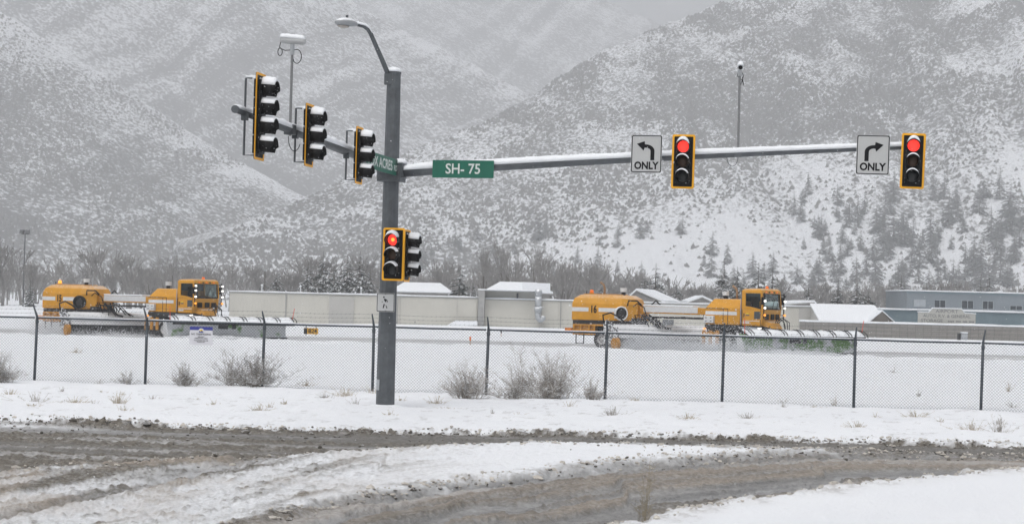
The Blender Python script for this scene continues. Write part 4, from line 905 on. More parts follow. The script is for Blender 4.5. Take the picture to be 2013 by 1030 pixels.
    # nose and plow coupling
    MB().loft([[(X1 - .1, -1.0, 1.66), (X1 + .5, -.6, 1.5), (X1 + .5, .6, 1.5), (X1 - .1, 1.0, 1.66)], [(X1 - .1, -.9, 2.0), (X1 + .25, -.6, 1.85), (X1 + .25, .6, 1.85), (X1 - .1, .9, 2.0)]]).build('nose', YEL, V, bevel=.03)
    m = MB()
    for k in range(4):
        y = .0 + .2 * k; m.tube([(X1 + .2, y, 1.7), (X1 + .25 + .1 * rg.random(), y + .3 * rg.uniform(-1, 1), 1.9 + .2 * rg.random()), (X1 + .5, y + .3 * rg.uniform(-1, 1), 2.05 + .2 * rg.random()), (X1 + .85, y + .3 * rg.uniform(-1, 1), 1.9), (X1 + .9, y, 1.35)], .025, 5)
    m.build('front_hoses', BLACKC, V, kind='stuff')
    MB().tube([(X1 - .2, -1.35, 1.5), (X1 + .0, -1.35, 1.5)], [.05, .07], 10).build('headlamp', LAMP, V)
    MB().box(10.8, 12.8, -.5, -.35, .7, .95).box(10.8, 12.8, .35, .5, .7, .95).box(11.6, 11.9, -.9, .9, .75, 1.2).build('plow_frame', DARKF, V)
    # plow
    pc = Vector((12.4, 0, 0)); LP = 4.25; fr = frame(pc)
    curve_ = [(.28, .06), (.08, .24), (-.02, .55), (.02, .92), (.16, 1.18)]
    rings = [[fr(-LP + 2 * LP * k / 16, f_, z_) for f_, z_ in curve_] + [fr(-LP + 2 * LP * k / 16, f_ - .06, z_ + .01) for f_, z_ in reversed(curve_)] for k in range(17)]
    plw = MB().loft(rings).build('plow', plowmat, V)
    MB().loft([[fr(s_, .26, .02), fr(s_, .34, -.02), fr(s_, .30, .12), fr(s_, .22, .2)] for s_ in (-LP, LP)]).build('cutting_edge', DARKF, plw)
    MB().loft([[fr(s_, .0, 1.40), fr(s_, .66, 1.12), fr(s_, .66, .96), fr(s_, .61, .96), fr(s_, .60, 1.07), fr(s_, .0, 1.34)] for s_ in (-LP + .3, LP + .35)]).build('deflector', BLACKC, plw)
    rg2 = random.Random(5); rings = []
    for k in range(41):
        s_ = -LP + .3 + (2 * LP) * k / 40; a = rg2.uniform(-.02, .03); rings.append([fr(s_, -.05, 1.41), fr(s_, -.05, 1.49 + a), fr(s_, .25, 1.40 + a), fr(s_, .64, 1.20 + a), fr(s_, .68, 1.15 + a), fr(s_, .66, 1.125)])
    MB().loft(rings).build('deflector_snow', SNOW, plw, True)
    for k in range(8):
        s_ = -LP + .45 + k * (2 * LP - .2) / 7
        for o_ in (0, .22): MB().tube([fr(s_ + o_, -.2, 1.2), fr(s_ + o_, -.08, 1.50), fr(s_ + o_, .28, 1.46), fr(s_ + o_, .6, 1.28), fr(s_ + o_, .72, 1.04)], .028, 5).build('deflector_rib', BLACKC, plw)
    MB().loft([[fr(s_, f_, z_) for f_, z_ in ((.1, .05), (.75, .0), (.7, .35), (.3, 1.05), (-.1, 1.3), (-.05, .5))] for s_ in (-LP - .06, -LP)]).build('end_plate', WHITEP, plw, bevel=.02)
    for s_, dx in ((-LP + .25, -.03), (LP + .3, .15)): MB().tube([fr(s_, .3, 1.25), fr(s_ + dx, .3, 2.1)], .02, 5).build('marker_stick', RED, plw)
    rings = []
    for k in range(61):
        s_ = -LP + 2 * LP * k / 60; h = max(.05, .42 - .5 * abs(k / 60 - .35) + rg2.uniform(-.05, .06)); rings.append([fr(s_, .05, .04), fr(s_, .55 + h, .0), fr(s_, .3 + h * .5, h * .75), fr(s_, .02, h)])
    MB().loft(rings).build('plow_snow', SNOW, plw, True)
    return V
LMP16 = (DARKF, LAMP, LAMP, AMB); LMP15 = (LAMP, LAMP, LAMP, AMB)
p = gnd(1180, 682)
T16 = snow_vehicle('16', (p.x + .84 * math.cos(R(33)), p.y - .84 * math.sin(R(33)), -.03), R(33), 'yellow snow clearing vehicle numbered 16 with broom and green plow, right of the signal pole', GREENP, False, True, True, LMP16, R(13))
p = at(139, 600, 120.7)
T15 = snow_vehicle('15', (p.x + .69 * math.cos(R(28)), p.y - .69 * math.sin(R(28)), -.23), R(28), 'yellow snow clearing vehicle numbered 15 with lit lamps, left of the signal pole', GREENQ, True, False, False, LMP15, R(4))

# ------------------------------------------------------------------ chain link fence
FY, FK = 50.7, .105
FENCE = mat('fence_steel', (.085, .10, .115), .5, .4, var=.25, scale=5, splash=.30, splash_scale=14)
WIRE = mat('fence_wire', (.10, .11, .125), .5, .3, var=.2, scale=6)
fence = thing('chain_link_fence', 'grey chain link fence with angled barbed wire arms along the airfield', 'fence', (0, FY, 0))
px_posts = [-380, -155, 67, 285, 515, 732, 955, 1189, 1419, 1678, 1928, 2190]
FX = []
for q in px_posts:
    rx = ray(q, 594 + (q - CX) * .0253 + 190)[0]; FX.append(FY * rx / (1 + FK * rx))
ftz = 1.85
nrm = Vector((-FK, -1, 0)).normalized(); tdir = Vector((1, -FK, 0)).normalized()
fpos = lambda x, z, o=0.0: Vector((x, -FK * x, z)) + nrm * o
for i, x in enumerate(FX):
    lean = (0, .0, .03, .0, .02, -.01, .03, .02, .02, .01, .03, 0)[i]
    po = MB().tube([fpos(x, -.1), fpos(x + lean, ftz + .03)], .042, 10).tube([fpos(x + lean, ftz - .16), fpos(x + lean, ftz - .08)], .052, 10).build('post', FENCE, fence, True)
    MB().tube([fpos(x + lean, ftz + .02), fpos(x + lean, ftz + .36, .33)], [.036, .02], 6).build('barb_arm', FENCE, po)
for i in range(len(FX) - 1):
    a, c = FX[i], FX[i + 1]
    MB().tube([fpos(a + .04, ftz, .01), fpos((a + c) / 2, ftz - .012, .01), fpos(c - .04, ftz, .01)], .026, 8).build('top_rail', FENCE, fence, True)
    MB().tube([fpos(a + .04, ftz + .026, .01), fpos(c - .04, ftz + .026, .01)], [.018, .018], 5).build('rail_snow', SNOW, fence)
    m = MB(); s0 = .088; z0, z1 = -.02, ftz + .03; H_ = z1 - z0; x = a - H_
    while x < c:
        for sg in (1, -1):
            p0, p1 = (x, z0), (x + H_, z1)
            if sg < 0: p0, p1 = (x, z1), (x + H_, z0)
            (xa, za), (xb, zb) = p0, p1
            if xa < a: za += (zb - za) * (a - xa) / (xb - xa); xa = a
            if xb > c: zb = za + (zb - za) * (c - xa) / (xb - xa); xb = c
            if xb - xa > .02: m.tube([fpos(xa, za, .06 + .003 * sg), fpos(xb, zb, .06 + .003 * sg)], .0034, 3, False)
        x += s0
    m.build('chain_link_mesh', WIRE, fence, kind='stuff')
    for k in range(3):
        o_ = .10 + .11 * k; z_ = ftz + .03 + .34 * o_ / .33
        bw = MB().tube([fpos(a, z_, o_), fpos((a + c) / 2, z_ - .03, o_), fpos(c, z_, o_)], .0035, 4)
        for j in range(1, 25):
            xx = a + (c - a) * j / 25; zz = z_ - .03 * (1 - abs(2 * j / 25 - 1)); bw.tube([fpos(xx - .012, zz - .02, o_), fpos(xx + .012, zz + .02, o_)], .0035, 3)
        bw.build('barbed_wire', WIRE, fence)
# no trespassing sign on the fence
rx, _ = ray(397, 660); X = FY * rx / (1 + FK * rx); c_ = at(397, 660, FY - FK * X)
t = thing('no_trespassing_sign', 'white sign with blue band and small yellow sun wired to the fence', 'sign', (c_.x + nrm.x * .09, c_.y + nrm.y * .09, c_.z), -math.atan(FK))
sw, sh = .34, .265
PAPER = mat('sign_pale', (.62, .62, .66), .5, var=.03); NAVY = mat('sign_navy', (.03, .04, .24), .5)
MB().box(-sw, sw, 0, .006, -sh, sh).build('panel', PAPER, t); MB().box(-sw, sw, -.003, -.001, sh - .10, sh).build('blue_band', NAVY, t)
arc = lambda r, z, n_=14: [(r * math.cos(a), z + r * math.sin(a)) for a in [math.pi * k / n_ for k in range(n_ + 1)]]
MB().prism(arc(.085, sh - .13), I4, -.006, -.004).build('emblem', PAPER, t); MB().prism(arc(.05, sh - .125), I4, -.009, -.007).build('emblem', mat('sun_yellow', (.7, .5, .03), .5), t); MB().prism([(-.075, sh - .165), (-.045, sh - .115), (-.02, sh - .145), (.02, sh - .115), (.075, sh - .165)], I4, -.012, -.010).build('emblem', NAVY, t)
for s_, z, sz in (('NO TRESPASSING', .045, .075), ('AIRCRAFT', -.03, .042), ('OPERATIONS AREA', -.075, .045), ('VIOLATORS WILL BE', -.135, .045), ('PROSECUTED', -.175, .038)):
    text('lettering', s_, sz, SIGNK, t, Matrix.Translation((0, -.003, z)), 1.0, .0008, .001)

# ------------------------------------------------------------------ signal pole
def dome(c, rx_, ry_, h, n_=14, k_=4):
    m = MB(); rings = []
    for k in range(k_ + 1):
        f = math.cos(k / k_ * math.pi / 2 * .96); z = h * math.sin(k / k_ * math.pi / 2)
        rings.append([(c[0] + rx_ * f * math.cos(a) * random.uniform(.94, 1.05), c[1] + ry_ * f * math.sin(a) * random.uniform(.94, 1.05), c[2] + z) for a in [2 * math.pi * j / n_ for j in range(n_)]])
    return m.loft(rings)
AL = R(11.5); PX_, PY_ = gnd(757, 800)[:2]
DR = Vector((math.cos(AL), -math.sin(AL), 0)); DL = Vector((-math.sin(AL), -math.cos(AL), 0))
pole = thing('signal_pole', 'tall grey steel signal pole with two mast arms and a street lamp', 'pole', (PX_, PY_, 0))
zt = 8.22
MB().tube([(0, 0, -.1), (.0, 0, 3), (0, 0, zt)], [.235, .215, .172], 12).build('shaft', GALV, pole)
MB().tube([(0, 0, zt - .03), (0, 0, zt + .02)], .185, 12).build('cap', GALV, pole)
MB().box(-.06, .06, -.246, -.225, .42, .68, Matrix.Rotation(R(-50), 4, 'Z')).build('hand_hole_cover', GALV_L, pole, bevel=.01)
dome((0, 0, gz_at(PX_, PY_) - .05), .5, .42, .10, 18, 5).build('base_drift', SNOW, pole, True)
dome((0, 0, zt + .02), .19, .19, .13).build('snow_cap', SNOW, pole, True)
def snow_on_tube(p0, p1, r0, r1, h, N=46, wob=.35, a0=18, a1=162):
    p0, p1 = Vector(p0), Vector(p1); t = (p1 - p0).normalized(); sd = t.cross(Vector((0, 0, 1))).normalized(); up = sd.cross(t); m = MB(); rings = []
    for i in range(N + 1):
        f = i / N; c = p0.lerp(p1, f); r = r0 + (r1 - r0) * f; k = h * (1 + random.uniform(-wob, wob)) * min(1, 8 * f + .3, 8 * (1 - f) + .3); an = [R(a0 + (a1 - a0) * j / 8) for j in range(9)]
        out = [c + sd * math.cos(a) * (r + .008 + .3 * k * math.sin(a)) + up * (math.sin(a) * (r + .008) + k * max(0, math.sin((a - R(a0)) / (R(a1) - R(a0)) * math.pi)) ** .55) for a in an]
        inn = [c + sd * math.cos(a) * (r - .005) + up * math.sin(a) * (r - .005) for a in reversed(an)]
        rings.append(out + inn)
    return m.loft(rings)
zl0, zl1, LLEN = 5.87, 6.10, 10.95
zr0, zr1, RLEN = 5.76, 6.50, 12.75
def lpt(t_): return DL * t_ + Vector((0, 0, zl0 + (zl1 - zl0) * t_ / LLEN))
def rpt(t_): f = t_ / RLEN; return DR * t_ + Vector((0, 0, zr0 + (zr1 - zr0) * (f * 1.25 - .25 * f * f)))
la = MB().tube([lpt(.2), lpt(LLEN)], [.125, .062], 12).build('mast_arm', GALV, pole, True)
MB().tube([lpt(LLEN), lpt(LLEN + .05)], .075, 12).build('end_cap', GALV, la)
snow_on_tube(lpt(.3), lpt(LLEN), .125, .062, .075, 60).build('snow_cap', SNOW, la, True)
rp = [rpt(.2 + (RLEN - .2) * k / 16) for k in range(17)]; rr_ = [.135 - .08 * k / 16 for k in range(17)]
ra = MB().tube(rp, rr_, 12).build('mast_arm', GALV, pole, True)
ms = MB()
for k in range(16):
    q = snow_on_tube(rp[k], rp[k + 1].lerp(rp[k], -.02), rr_[k], rr_[k + 1], .085 - .002 * k, 6, .12); ms.add(q.v, q.f)
# one continuous snow strip on the right arm
def snow_strip(pts, rs, h, wob=.18, sub=5):
    m = MB(); rings = []; P = []; RR = []
    for i in range(len(pts) - 1):
        for j in range(sub): P.append(pts[i].lerp(pts[i + 1], j / sub)); RR.append(rs[i] + (rs[i + 1] - rs[i]) * j / sub)
    P.append(pts[-1]); RR.append(rs[-1]); N = len(P); t = (P[-1] - P[0]).normalized(); sd = t.cross(Vector((0, 0, 1))).normalized(); up = sd.cross(t); k_ = h
    for i, (c, r) in enumerate(zip(P, RR)):
        k_ += (h * (1 + random.uniform(-wob, wob)) - k_) * .6; k = k_ * min(1, (i + .6) / 4, (N - i) / 3); an = [R(15 + 150 * j / 8) for j in range(9)]
        out = [c + sd * math.cos(a) * (r + .012 + .2 * k * math.sin(a)) + up * (math.sin(a) * (r + .008) + k * max(0, math.sin((a - R(15)) / R(150) * math.pi)) ** .5) for a in an]
        rings.append(out + [c + sd * math.cos(a) * (r - .005) + up * math.sin(a) * (r - .005) for a in reversed(an)])
    return m.loft(rings)
snow_strip(rp, rr_, .062).build('snow_cap', SNOW, ra, True)
Mz = lambda a, z: Matrix.Translation((0, 0, z)) @ Matrix.Rotation(a, 4, 'Z')
cl = MB().box(-.30, .30, -.26, .26, -.17, .10, Mz(-AL, zr0 - .06)).box(.2, .34, -.2, .2, -.13, .23, Mz(-AL, zr0)).box(-.2, .2, -.36, -.22, -.14, .2, Mz(-AL, zl0)).box(.0, .1, -.29, -.265, -.1, .42, Mz(-AL, zr0)).build('arm_clamp', mat('clamp_steel', (.10, .11, .12), .5, .5, var=.25), pole, bevel=.01)
dome((.22, -.08, zr0 + .22), .18, .17, .13).build('clamp_snow', SNOW, cl, True); dome((-.24, -.1, zr0 + .045), .12, .16, .08).build('clamp_snow', SNOW, cl, True)
for s_ in (-1, 1):
    for z in (-.1, .05): MB().tube([Mz(-AL, zr0 - .06) @ Vector((s_ * .24, -.25, z)), Mz(-AL, zr0 - .06) @ Vector((s_ * .24, -.29, z))], .025, 6).build('bolt', GALV, cl)
# street lamp arm and head
LA = Vector((-.78, -.62, 0)).normalized()
def lp(px, py, t_):  # height that meets the line of sight at distance t_ along the arm
    P_ = Vector((PX_, PY_, 0)) + LA * t_; r_ = ray(px, py); return LA * t_ + Vector((0, 0, EYE + r_[1] * P_.y))
pts = [lp(769, 156, .12), lp(755, 125, .32), lp(739, 92, .55), lp(727, 67, .72), lp(721, 58, .81), lp(713, 52.5, .93), lp(703, 50, 1.08), lp(693, 48, 1.2)]
ar = MB().tube(pts, [.062, .06, .055, .052, .05, .045, .04, .04], 10).build('lamp_arm', GALV, pole, True)
snow_strip(pts[3:], [.055] * 5, .025).build('snow_cap', SNOW, ar, True)
MB().box(-.1, .1, -.1, .1, -.14, .12, Matrix.Translation(LA * .16 + Vector((0, 0, pts[0].z)))).build('lamp_arm_bracket', GALV, pole)
hc = lp(676, 46, 1.42); rings = []; sdv = LA.cross(Vector((0, 0, 1)))
for f, wv, hu, hd_ in ((-.30, .05, .05, .04), (-.2, .11, .10, .06), (-.05, .15, .135, .08), (.12, .155, .125, .09), (.24, .13, .09, .08), (.31, .06, .04, .05)):
    rings.append([hc + LA * f + sdv * wv * math.cos(a) + Vector((0, 0, (hu if math.sin(a) > 0 else hd_) * math.sin(a))) for a in [2 * math.pi * k / 14 for k in range(14)]])
lh = MB().loft(rings).build('lamp_head', mat('lamp_grey', (.33, .345, .36), .5, .2, var=.1, snow=.9), pole, True)
MB().loft([[hc + LA * (.1 + .17 * rr * math.cos(a)) + sdv * .11 * rr * math.sin(a) + Vector((0, 0, -.075 - dz)) for a in [2 * math.pi * k / 14 for k in range(14)]] for rr, dz in ((1, 0), (.8, .04), (.3, .06))]).build('lamp_glass', mat('lamp_lens', (.35, .33, .30), .2), lh, True)
MB().tube([hc + Vector((0, 0, .12)), hc + Vector((0, 0, .19))], .035, 8).build('photocell', GALV, lh)

# ------------------------------------------------------------------ traffic signal heads
def rrect(wd, hg, r, n_=4):
    o = []
    for cx_, cz_, a0 in ((wd / 2 - r, hg / 2 - r, 0), (-wd / 2 + r, hg / 2 - r, 90), (-wd / 2 + r, -hg / 2 + r, 180), (wd / 2 - r, -hg / 2 + r, 270)):
        for k in range(n_ + 1): a = R(a0 + 90 * k / n_); o.append((cx_ + r * math.cos(a), cz_ + r * math.sin(a)))
    return o
def signal(nsec, lit, label, loc, rz, bracket, tilt=0.0, group=None):
    S0 = .352; Hh = S0 * nsec; t = thing('traffic_signal', label, 'traffic signal', loc, rz); t.rotation_euler = (0, tilt, rz)
    W_, HB_ = .545, Hh + .225
    outer = rrect(W_, HB_, .045); inner = rrect(W_ - .095, HB_ - .095, .02)
    bp_ = MB().prism(outer, I4, .0, .008).build('backplate', BLACKC, t)
    N = len(outer); a = [(x, -.010, z) for x, z in outer]; i_ = [(x, -.010, z) for x, z in inner]; a2 = [(x, -.001, z) for x, z in outer]; i2 = [(x, -.001, z) for x, z in inner]
    fs = []
    for k in range(N):
        j = (k + 1) % N; fs += [(k, j, N + j, N + k), (2 * N + k, k + 0, N + k, 3 * N + k)][:1] + [(k, 2 * N + k, 2 * N + j, j), (N + k, N + j, 3 * N + j, 3 * N + k)]
    MB().add(a + i_ + a2 + i2, fs).build('yellow_border', YBORD, bp_)
    for k in range(nsec):
        z = Hh / 2 - S0 * (k + .5)
        bd = MB().box(-.17, .17, -.06, -.012, z - S0 / 2 + .006, z + S0 / 2 - .006).box(-.165, .165, .01, .085, z - S0 / 2 + .004, z + S0 / 2 - .004).build('section', BLACK, t, bevel=.02)
        lm = LENS_R if k == lit else (LENS_A if k == nsec - 2 else (LENS_R if False else LENS_G))
        if k == 0 and lit != 0: lm = mat('dark_red_lens', (.08, .01, .008), .12, var=.4, scale=30)
        NN = 22; dz = -.012
        rg_ = lambda r, y: [(r * math.cos(q), y, z + r * math.sin(q)) for q in [2 * math.pi * j / NN for j in range(NN)]]
        ln = MB().loft([rg_(.137, -.064), rg_(.115, -.085), rg_(.06, -.098), rg_(.005, -.102)]).build('lens', lm, bd, True)
        if k == lit and bracket == 'pole': MB().loft([rg_(.045, -.1015), rg_(.02, -.106), rg_(.004, -.107)]).build('lamp_core', LENS_H, ln, True)
        # tunnel visor
        vl = .27; rings = []; VA = [R(-52 + 284 * j / 24) for j in range(25)]
        for y, fl, dr in ((-.06, 0, 0), (-.06 - vl * .5, .5, -.008), (-.06 - vl, 1, -.02)):
            rings.append([((.160) * math.cos(q), y + fl * .05 * (math.sin(q) < -.2), z + dr + .160 * math.sin(q)) for q in VA] + [((.152) * math.cos(q), y + fl * .05 * (math.sin(q) < -.2), z + dr + .152 * math.sin(q)) for q in reversed(VA)])
        MB().loft(rings).build('visor', BLACK, bd, True)
        # snow heaped on the visor
        h = .075 if k == 0 else .032; rings = []; SA = [R(28 + 124 * j / 10) for j in range(11)]
        for y, hh in ((-.055, .75), (-.12, 1.1), (-.2, 1.0), (-.28, .9), (-.325, .55)):
            dr = -.02 * (-.06 - y) / vl; kk = h * hh * random.uniform(.85, 1.15)
            rings.append([(.163 * math.cos(q), y, z + dr + .163 * math.sin(q) + kk * max(0, math.sin((q - R(28)) / R(124) * math.pi)) ** .45) for q in SA] + [(.158 * math.cos(q), y, z + dr + .158 * math.sin(q)) for q in reversed(SA)])
        MB().loft(rings).build('visor_snow', SNOW, bd, True)
    if bracket == 'tube':
        m = MB().tube([(0, .0, Hh / 2 + .02), (0, .30, Hh / 2 + .02), (0, .30, -Hh / 2 - .02), (0, .0, -Hh / 2 - .02)], .022, 8).box(-.045, .045, .24, .36, -.07, .07)
        bk_ = m.build('bracket', GALV, t); MB().tube([(0, .02, Hh / 2 + .05), (0, .30, Hh / 2 + .05)], [.03, .02], 6).build('snow_cap', SNOW, bk_, True)
    elif bracket == 'pole': MB().tube([(0, .1, Hh / 2 - .1), (0, .36, Hh / 2 - .1)], .03, 8).tube([(0, .1, -Hh / 2 + .1), (0, .36, -Hh / 2 + .1)], .03, 8).build('bracket', GALV, t)
    else: MB().tube([(0, .1, Hh / 2 - .05), (0, .26, Hh / 2 - .05), (0, .26, -Hh / 2 + .05), (0, .1, -Hh / 2 + .05)], .022, 8).build('bracket', GALV, t)
    dome((0, .07, Hh / 2), .15, .09, .05).build('snow_cap', SNOW, t, True)
    return t
P0 = Vector((PX_, PY_, 0))
def on_line(px, py, org, d_):   # parameter where the upright plane of the line of sight meets the arm line
    r_ = ray(px, py)[0]; return (r_ * org.y - org.x) / (d_.x - r_ * d_.y)
RZR, RZL = -AL, R(90) - AL
def arm_head(px, py, right):
    d_, f_ = (DR, DL) if right else (DL, DR)
    org = P0 + f_ * (.30 if right else .33); t_ = on_line(px, py, org, d_); q = org + d_ * t_; q.z = EYE + ray(px, py)[1] * q.y; return q
signal(3, 0, 'traffic signal showing red between the ONLY signs, on the right mast arm', arm_head(1343, 318, True), RZR, 'arm', R(.6))
signal(3, 0, 'traffic signal showing red at the far right tip of the mast arm', arm_head(1794.5, 317, True), RZR, 'arm', R(1.4))
signal(4, -1, 'four section traffic signal seen from the side at the left end of the mast arm', arm_head(511, 230, False), RZL, 'tube', 0)
signal(3, -1, 'three section traffic signal seen from the side, middle of the left mast arm', arm_head(608, 266.5, False), RZL, 'tube', 0)
signal(3, -1, 'three section traffic signal seen from the side, nearest the pole on the left mast arm', arm_head(706, 306, False), RZL, 'tube', 0)
q = at(773.5, 500, PY_ - .62); signal(3, 0, 'traffic signal showing red with glowing core mounted low on the pole', q, RZR, 'pole', R(.5))
q = at(800, 503, PY_ - .02); signal(3, -1, 'traffic signal seen from the side on the right flank of the pole', q, RZL, 'pole', 0)

# ------------------------------------------------------------------ signs on the arms
def panel_sign(name, label, loc, rz, wd, hg, rad, face, border=None, bw=.015, inset=.02):
    t = thing(name, label, 'sign', loc, rz); pn = MB().prism(rrect(wd, hg, rad), I4, 0, .006).build('panel', face, t)
    if border:
        o, i_ = rrect(wd - inset, hg - inset, rad * .8), rrect(wd - inset - 2 * bw, hg - inset - 2 * bw, rad * .6); N = len(o)
        MB().add([(x, -.002, z) for x, z in o] + [(x, -.002, z) for x, z in i_], [(k, (k + 1) % N, N + (k + 1) % N, N + k) for k in range(N)]).build('border', border, t)
    return t
def arrow(flip, t):
    # stem up, bend, head: drawn for a left turn in a 1 x 1 box, mirrored for a right turn
    pts_o, pts_i = [], []
    for k in range(9):
        a = R(90 * k / 8); pts_o.append((-.02 + .21 * math.cos(a), .07 + .155 * math.sin(a))); pts_i.append((-.02 + .115 * math.cos(a), .07 + .075 * math.sin(a)))
    m = MB()
    loop_o = [(.19, -.15)] + pts_o + [(-.06, .225)]; loop_i = [(.095, -.15)] + pts_i + [(-.06, .145)]
    vs = [(flip * x, -.003, z) for x, z in loop_o] + [(flip * x, -.003, z) for x, z in loop_i]; N = len(loop_o)
    m.add(vs, [(k, k + 1, N + k + 1, N + k) for k in range(N - 1)])
    m.add([(flip * x, -.0032, z) for x, z in ((-.05, .30), (-.235, .235), (-.07, .075), (-.035, .185))], [(0, 1, 2, 3)])
    return m.build('arrow', SIGNK, t)
q = arm_head(1271, 303, True); t = panel_sign('turn_sign', 'white lane sign with left turn arrow above ONLY', q + DL * .02, RZR, .735, .90, .05, SIGNW, SIGNK, .021)
t.rotation_euler = (0, R(.4), RZR); arrow(1, t); text('lettering', 'ONLY', .24, SIGNK, t, Matrix.Translation((0, -.004, -.285)), .88, .009, .0005)
q = arm_head(1716, 305, True); t = panel_sign('turn_sign', 'white lane sign with right turn arrow above ONLY', q + DL * .02, RZR, .755, .92, .05, SIGNW, SIGNK, .021)
t.rotation_euler = (0, R(1.0), RZR); arrow(-1, t); text('lettering', 'ONLY', .24, SIGNK, t, Matrix.Translation((0, -.004, -.285)), .90, .009, .0005)
q = arm_head(908, 332, True) - DL * .12; t = panel_sign('street_name_sign', 'green street sign reading SH-75 on the right mast arm', q, RZR, 1.53, .43, .01, SIGNG)
text('lettering', 'SH- 75', .345, SIGNT, t, Matrix.Translation((.0, -.004, -.005)), .92, .005, .0005)
org = P0 + DR * .2; zz = EYE + ray(752, 325)[1] * (PY_ - 1.0); q = org + DL * 1.5; q.z = zz
t = panel_sign('street_name_sign', 'green street sign reading FOX ACRES RD beside the pole, partly behind a signal', q, RZL, 2.8, .40, .01, SIGNG)
text('lettering', 'FOX ACRES', .33, SIGNT, t, Matrix.Translation((-.2, -.004, 0)), 1.22, .007, .0005); text('lettering', 'RD', .19, SIGNT, t, Matrix.Translation((1.14, -.004, -.03)), 1.2, .004, .0005)
q = at(758, 594.5, PY_ - .30); t = panel_sign('pedestrian_sign', 'small square sign with faded walking figure on the pole', q, -AL, .455, .46, .03, SIGNW, SIGNK, .014, .018)
m = MB(); y_ = -.003
circ = [(-.045 + .022 * math.cos(a), .128 + .022 * math.sin(a)) for a in [2 * math.pi * k / 10 for k in range(10)]]
for pg in (circ, [(-.05, .075), (-.02, .095), (.03, .07), (.012, .0), (-.02, .03)], [(.03, .07), (.052, .05), (.056, .005), (.04, .005), (.036, .045), (.018, .055)], [(-.10, .012), (-.075, .03), (-.068, .018), (-.09, 0)], [(-.045, -.03), (-.015, -.045), (-.045, -.14), (-.072, -.137)], [(.0, -.065), (.018, -.068), (.052, -.135), (.03, -.145)]):
    m.add([(x, y_, z) for x, z in pg], [tuple(range(len(pg)))])
m.build('walking_figure', SIGNK, t)
for z in (-.20, .20): MB().tube([(0, -.008, z), (0, .0, z)], .01, 6).build('bolt', GALV, t)

# ------------------------------------------------------------------ detector cameras on risers
CAMW = mat('camera_white', (.50, .51, .52), .5, var=.06, snow=.95, snow_lo=.3)
org = P0 + DL * 0; t_ = on_line(570, 262, P0, DL); q = P0 + lpt(t_); top = EYE + ray(570.5, 97)[1] * q.y - q.z
t = thing('detector_camera', 'white cylindrical camera on a tall riser pipe above the left mast arm', 'camera', q)
MB().tube([(0, 0, -.12), (0, 0, top)], .028, 8).build('riser_pipe', mat('riser_grey', (.20, .205, .21), .5, .2), t); MB().box(-.1, .1, -.1, .1, -.1, .1, Matrix.Rotation(-AL, 4, 'Z')).build('clamp', GALV, t)
MB().tube([(0, 0, top - .12), (0, 0, top + .10)], .045, 10).build('swivel', GALV_L, t)
cb = MB().tube([(-.25, .02, top + .20), (-.21, .02, top + .2), (.22, -.02, top + .165), (.27, -.02, top + .16)], [.06, .085, .085, .05], 12).build('camera_body', CAMW, t, True)
snow_on_tube((-.25, .02, top + .2), (.25, -.02, top + .165), .085, .08, .03, 14).build('snow_cap', SNOW, cb, True)
def loop(c, rx_, rz_, a0, a1, n_=14): return [(c[0] + rx_ * math.cos(R(a0 + (a1 - a0) * k / n_)), c[1], c[2] + rz_ * math.sin(R(a0 + (a1 - a0) * k / n_))) for k in range(n_ + 1)]
MB().tube([(-.24, .02, top + .15), (-.26, .02, top + .05)] + loop((-.25, .02, top - .06), .045, .08, 100, 460) + [(-.15, 0, top - .03), (-.03, 0, top - .02)], .009, 5).build('cable', BLACKC, t)
MB().tube([(.03, 0, top - .02)] + loop((.1, 0, top - .15), .09, .14, 100, -140) + [(.03, 0, top - .2)], .009, 5).build('cable', BLACKC, t)
MB().tube(loop((.1, 0, -.13), .13, .3, 180, 330), .008, 5).build('cable', BLACKC, t)
t_ = on_line(1451, 292, P0, DR); q = P0 + rpt(t_); top = EYE + ray(1454.5, 150)[1] * q.y - q.z
t = thing('detector_camera', 'small camera facing out on a riser pipe above the right mast arm', 'camera', q)
MB().tube([(0, 0, -.05), (.0, 0, top)], .03, 8).build('riser_pipe', mat('riser_grey', (.20, .205, .21), .5, .2), t); MB().box(-.08, .08, -.08, .08, -.08, .08, Matrix.Rotation(-AL, 4, 'Z')).build('clamp', GALV, t)
cb = MB().tube([(.05, .3, top + .27), (.0, -.1, top + .19)], .065, 12).build('camera_body', CAMW, t, True); MB().tube([(0, -.1, top + .19), (-.002, -.11, top + .188)], .05, 12).build('lens', BLACKC, cb)
snow_on_tube((.05, .32, top + .28), (.0, -.12, top + .19), .065, .065, .05, 8).build('snow_cap', SNOW, cb, True)
MB().box(-.05, .05, -.05, .05, top, top + .13).build('swivel', GALV_L, t)
MB().tube([(.04, 0, top + .12), (.09, 0, top + .0), (.03, 0, top - .2), (.0, 0, top - .3)], .008, 5).tube([(-.04, 0, top + .1), (-.06, 0, top), (.06, 0, top - .1), (.1, 0, top - .22), (.06, 0, top - .02)], .008, 5).build('cable', BLACKC, t)
MB().tube(loop((-.13, 0, -.06), .135, .24, 180, 360), .008, 5).build('cable', GALV, t)

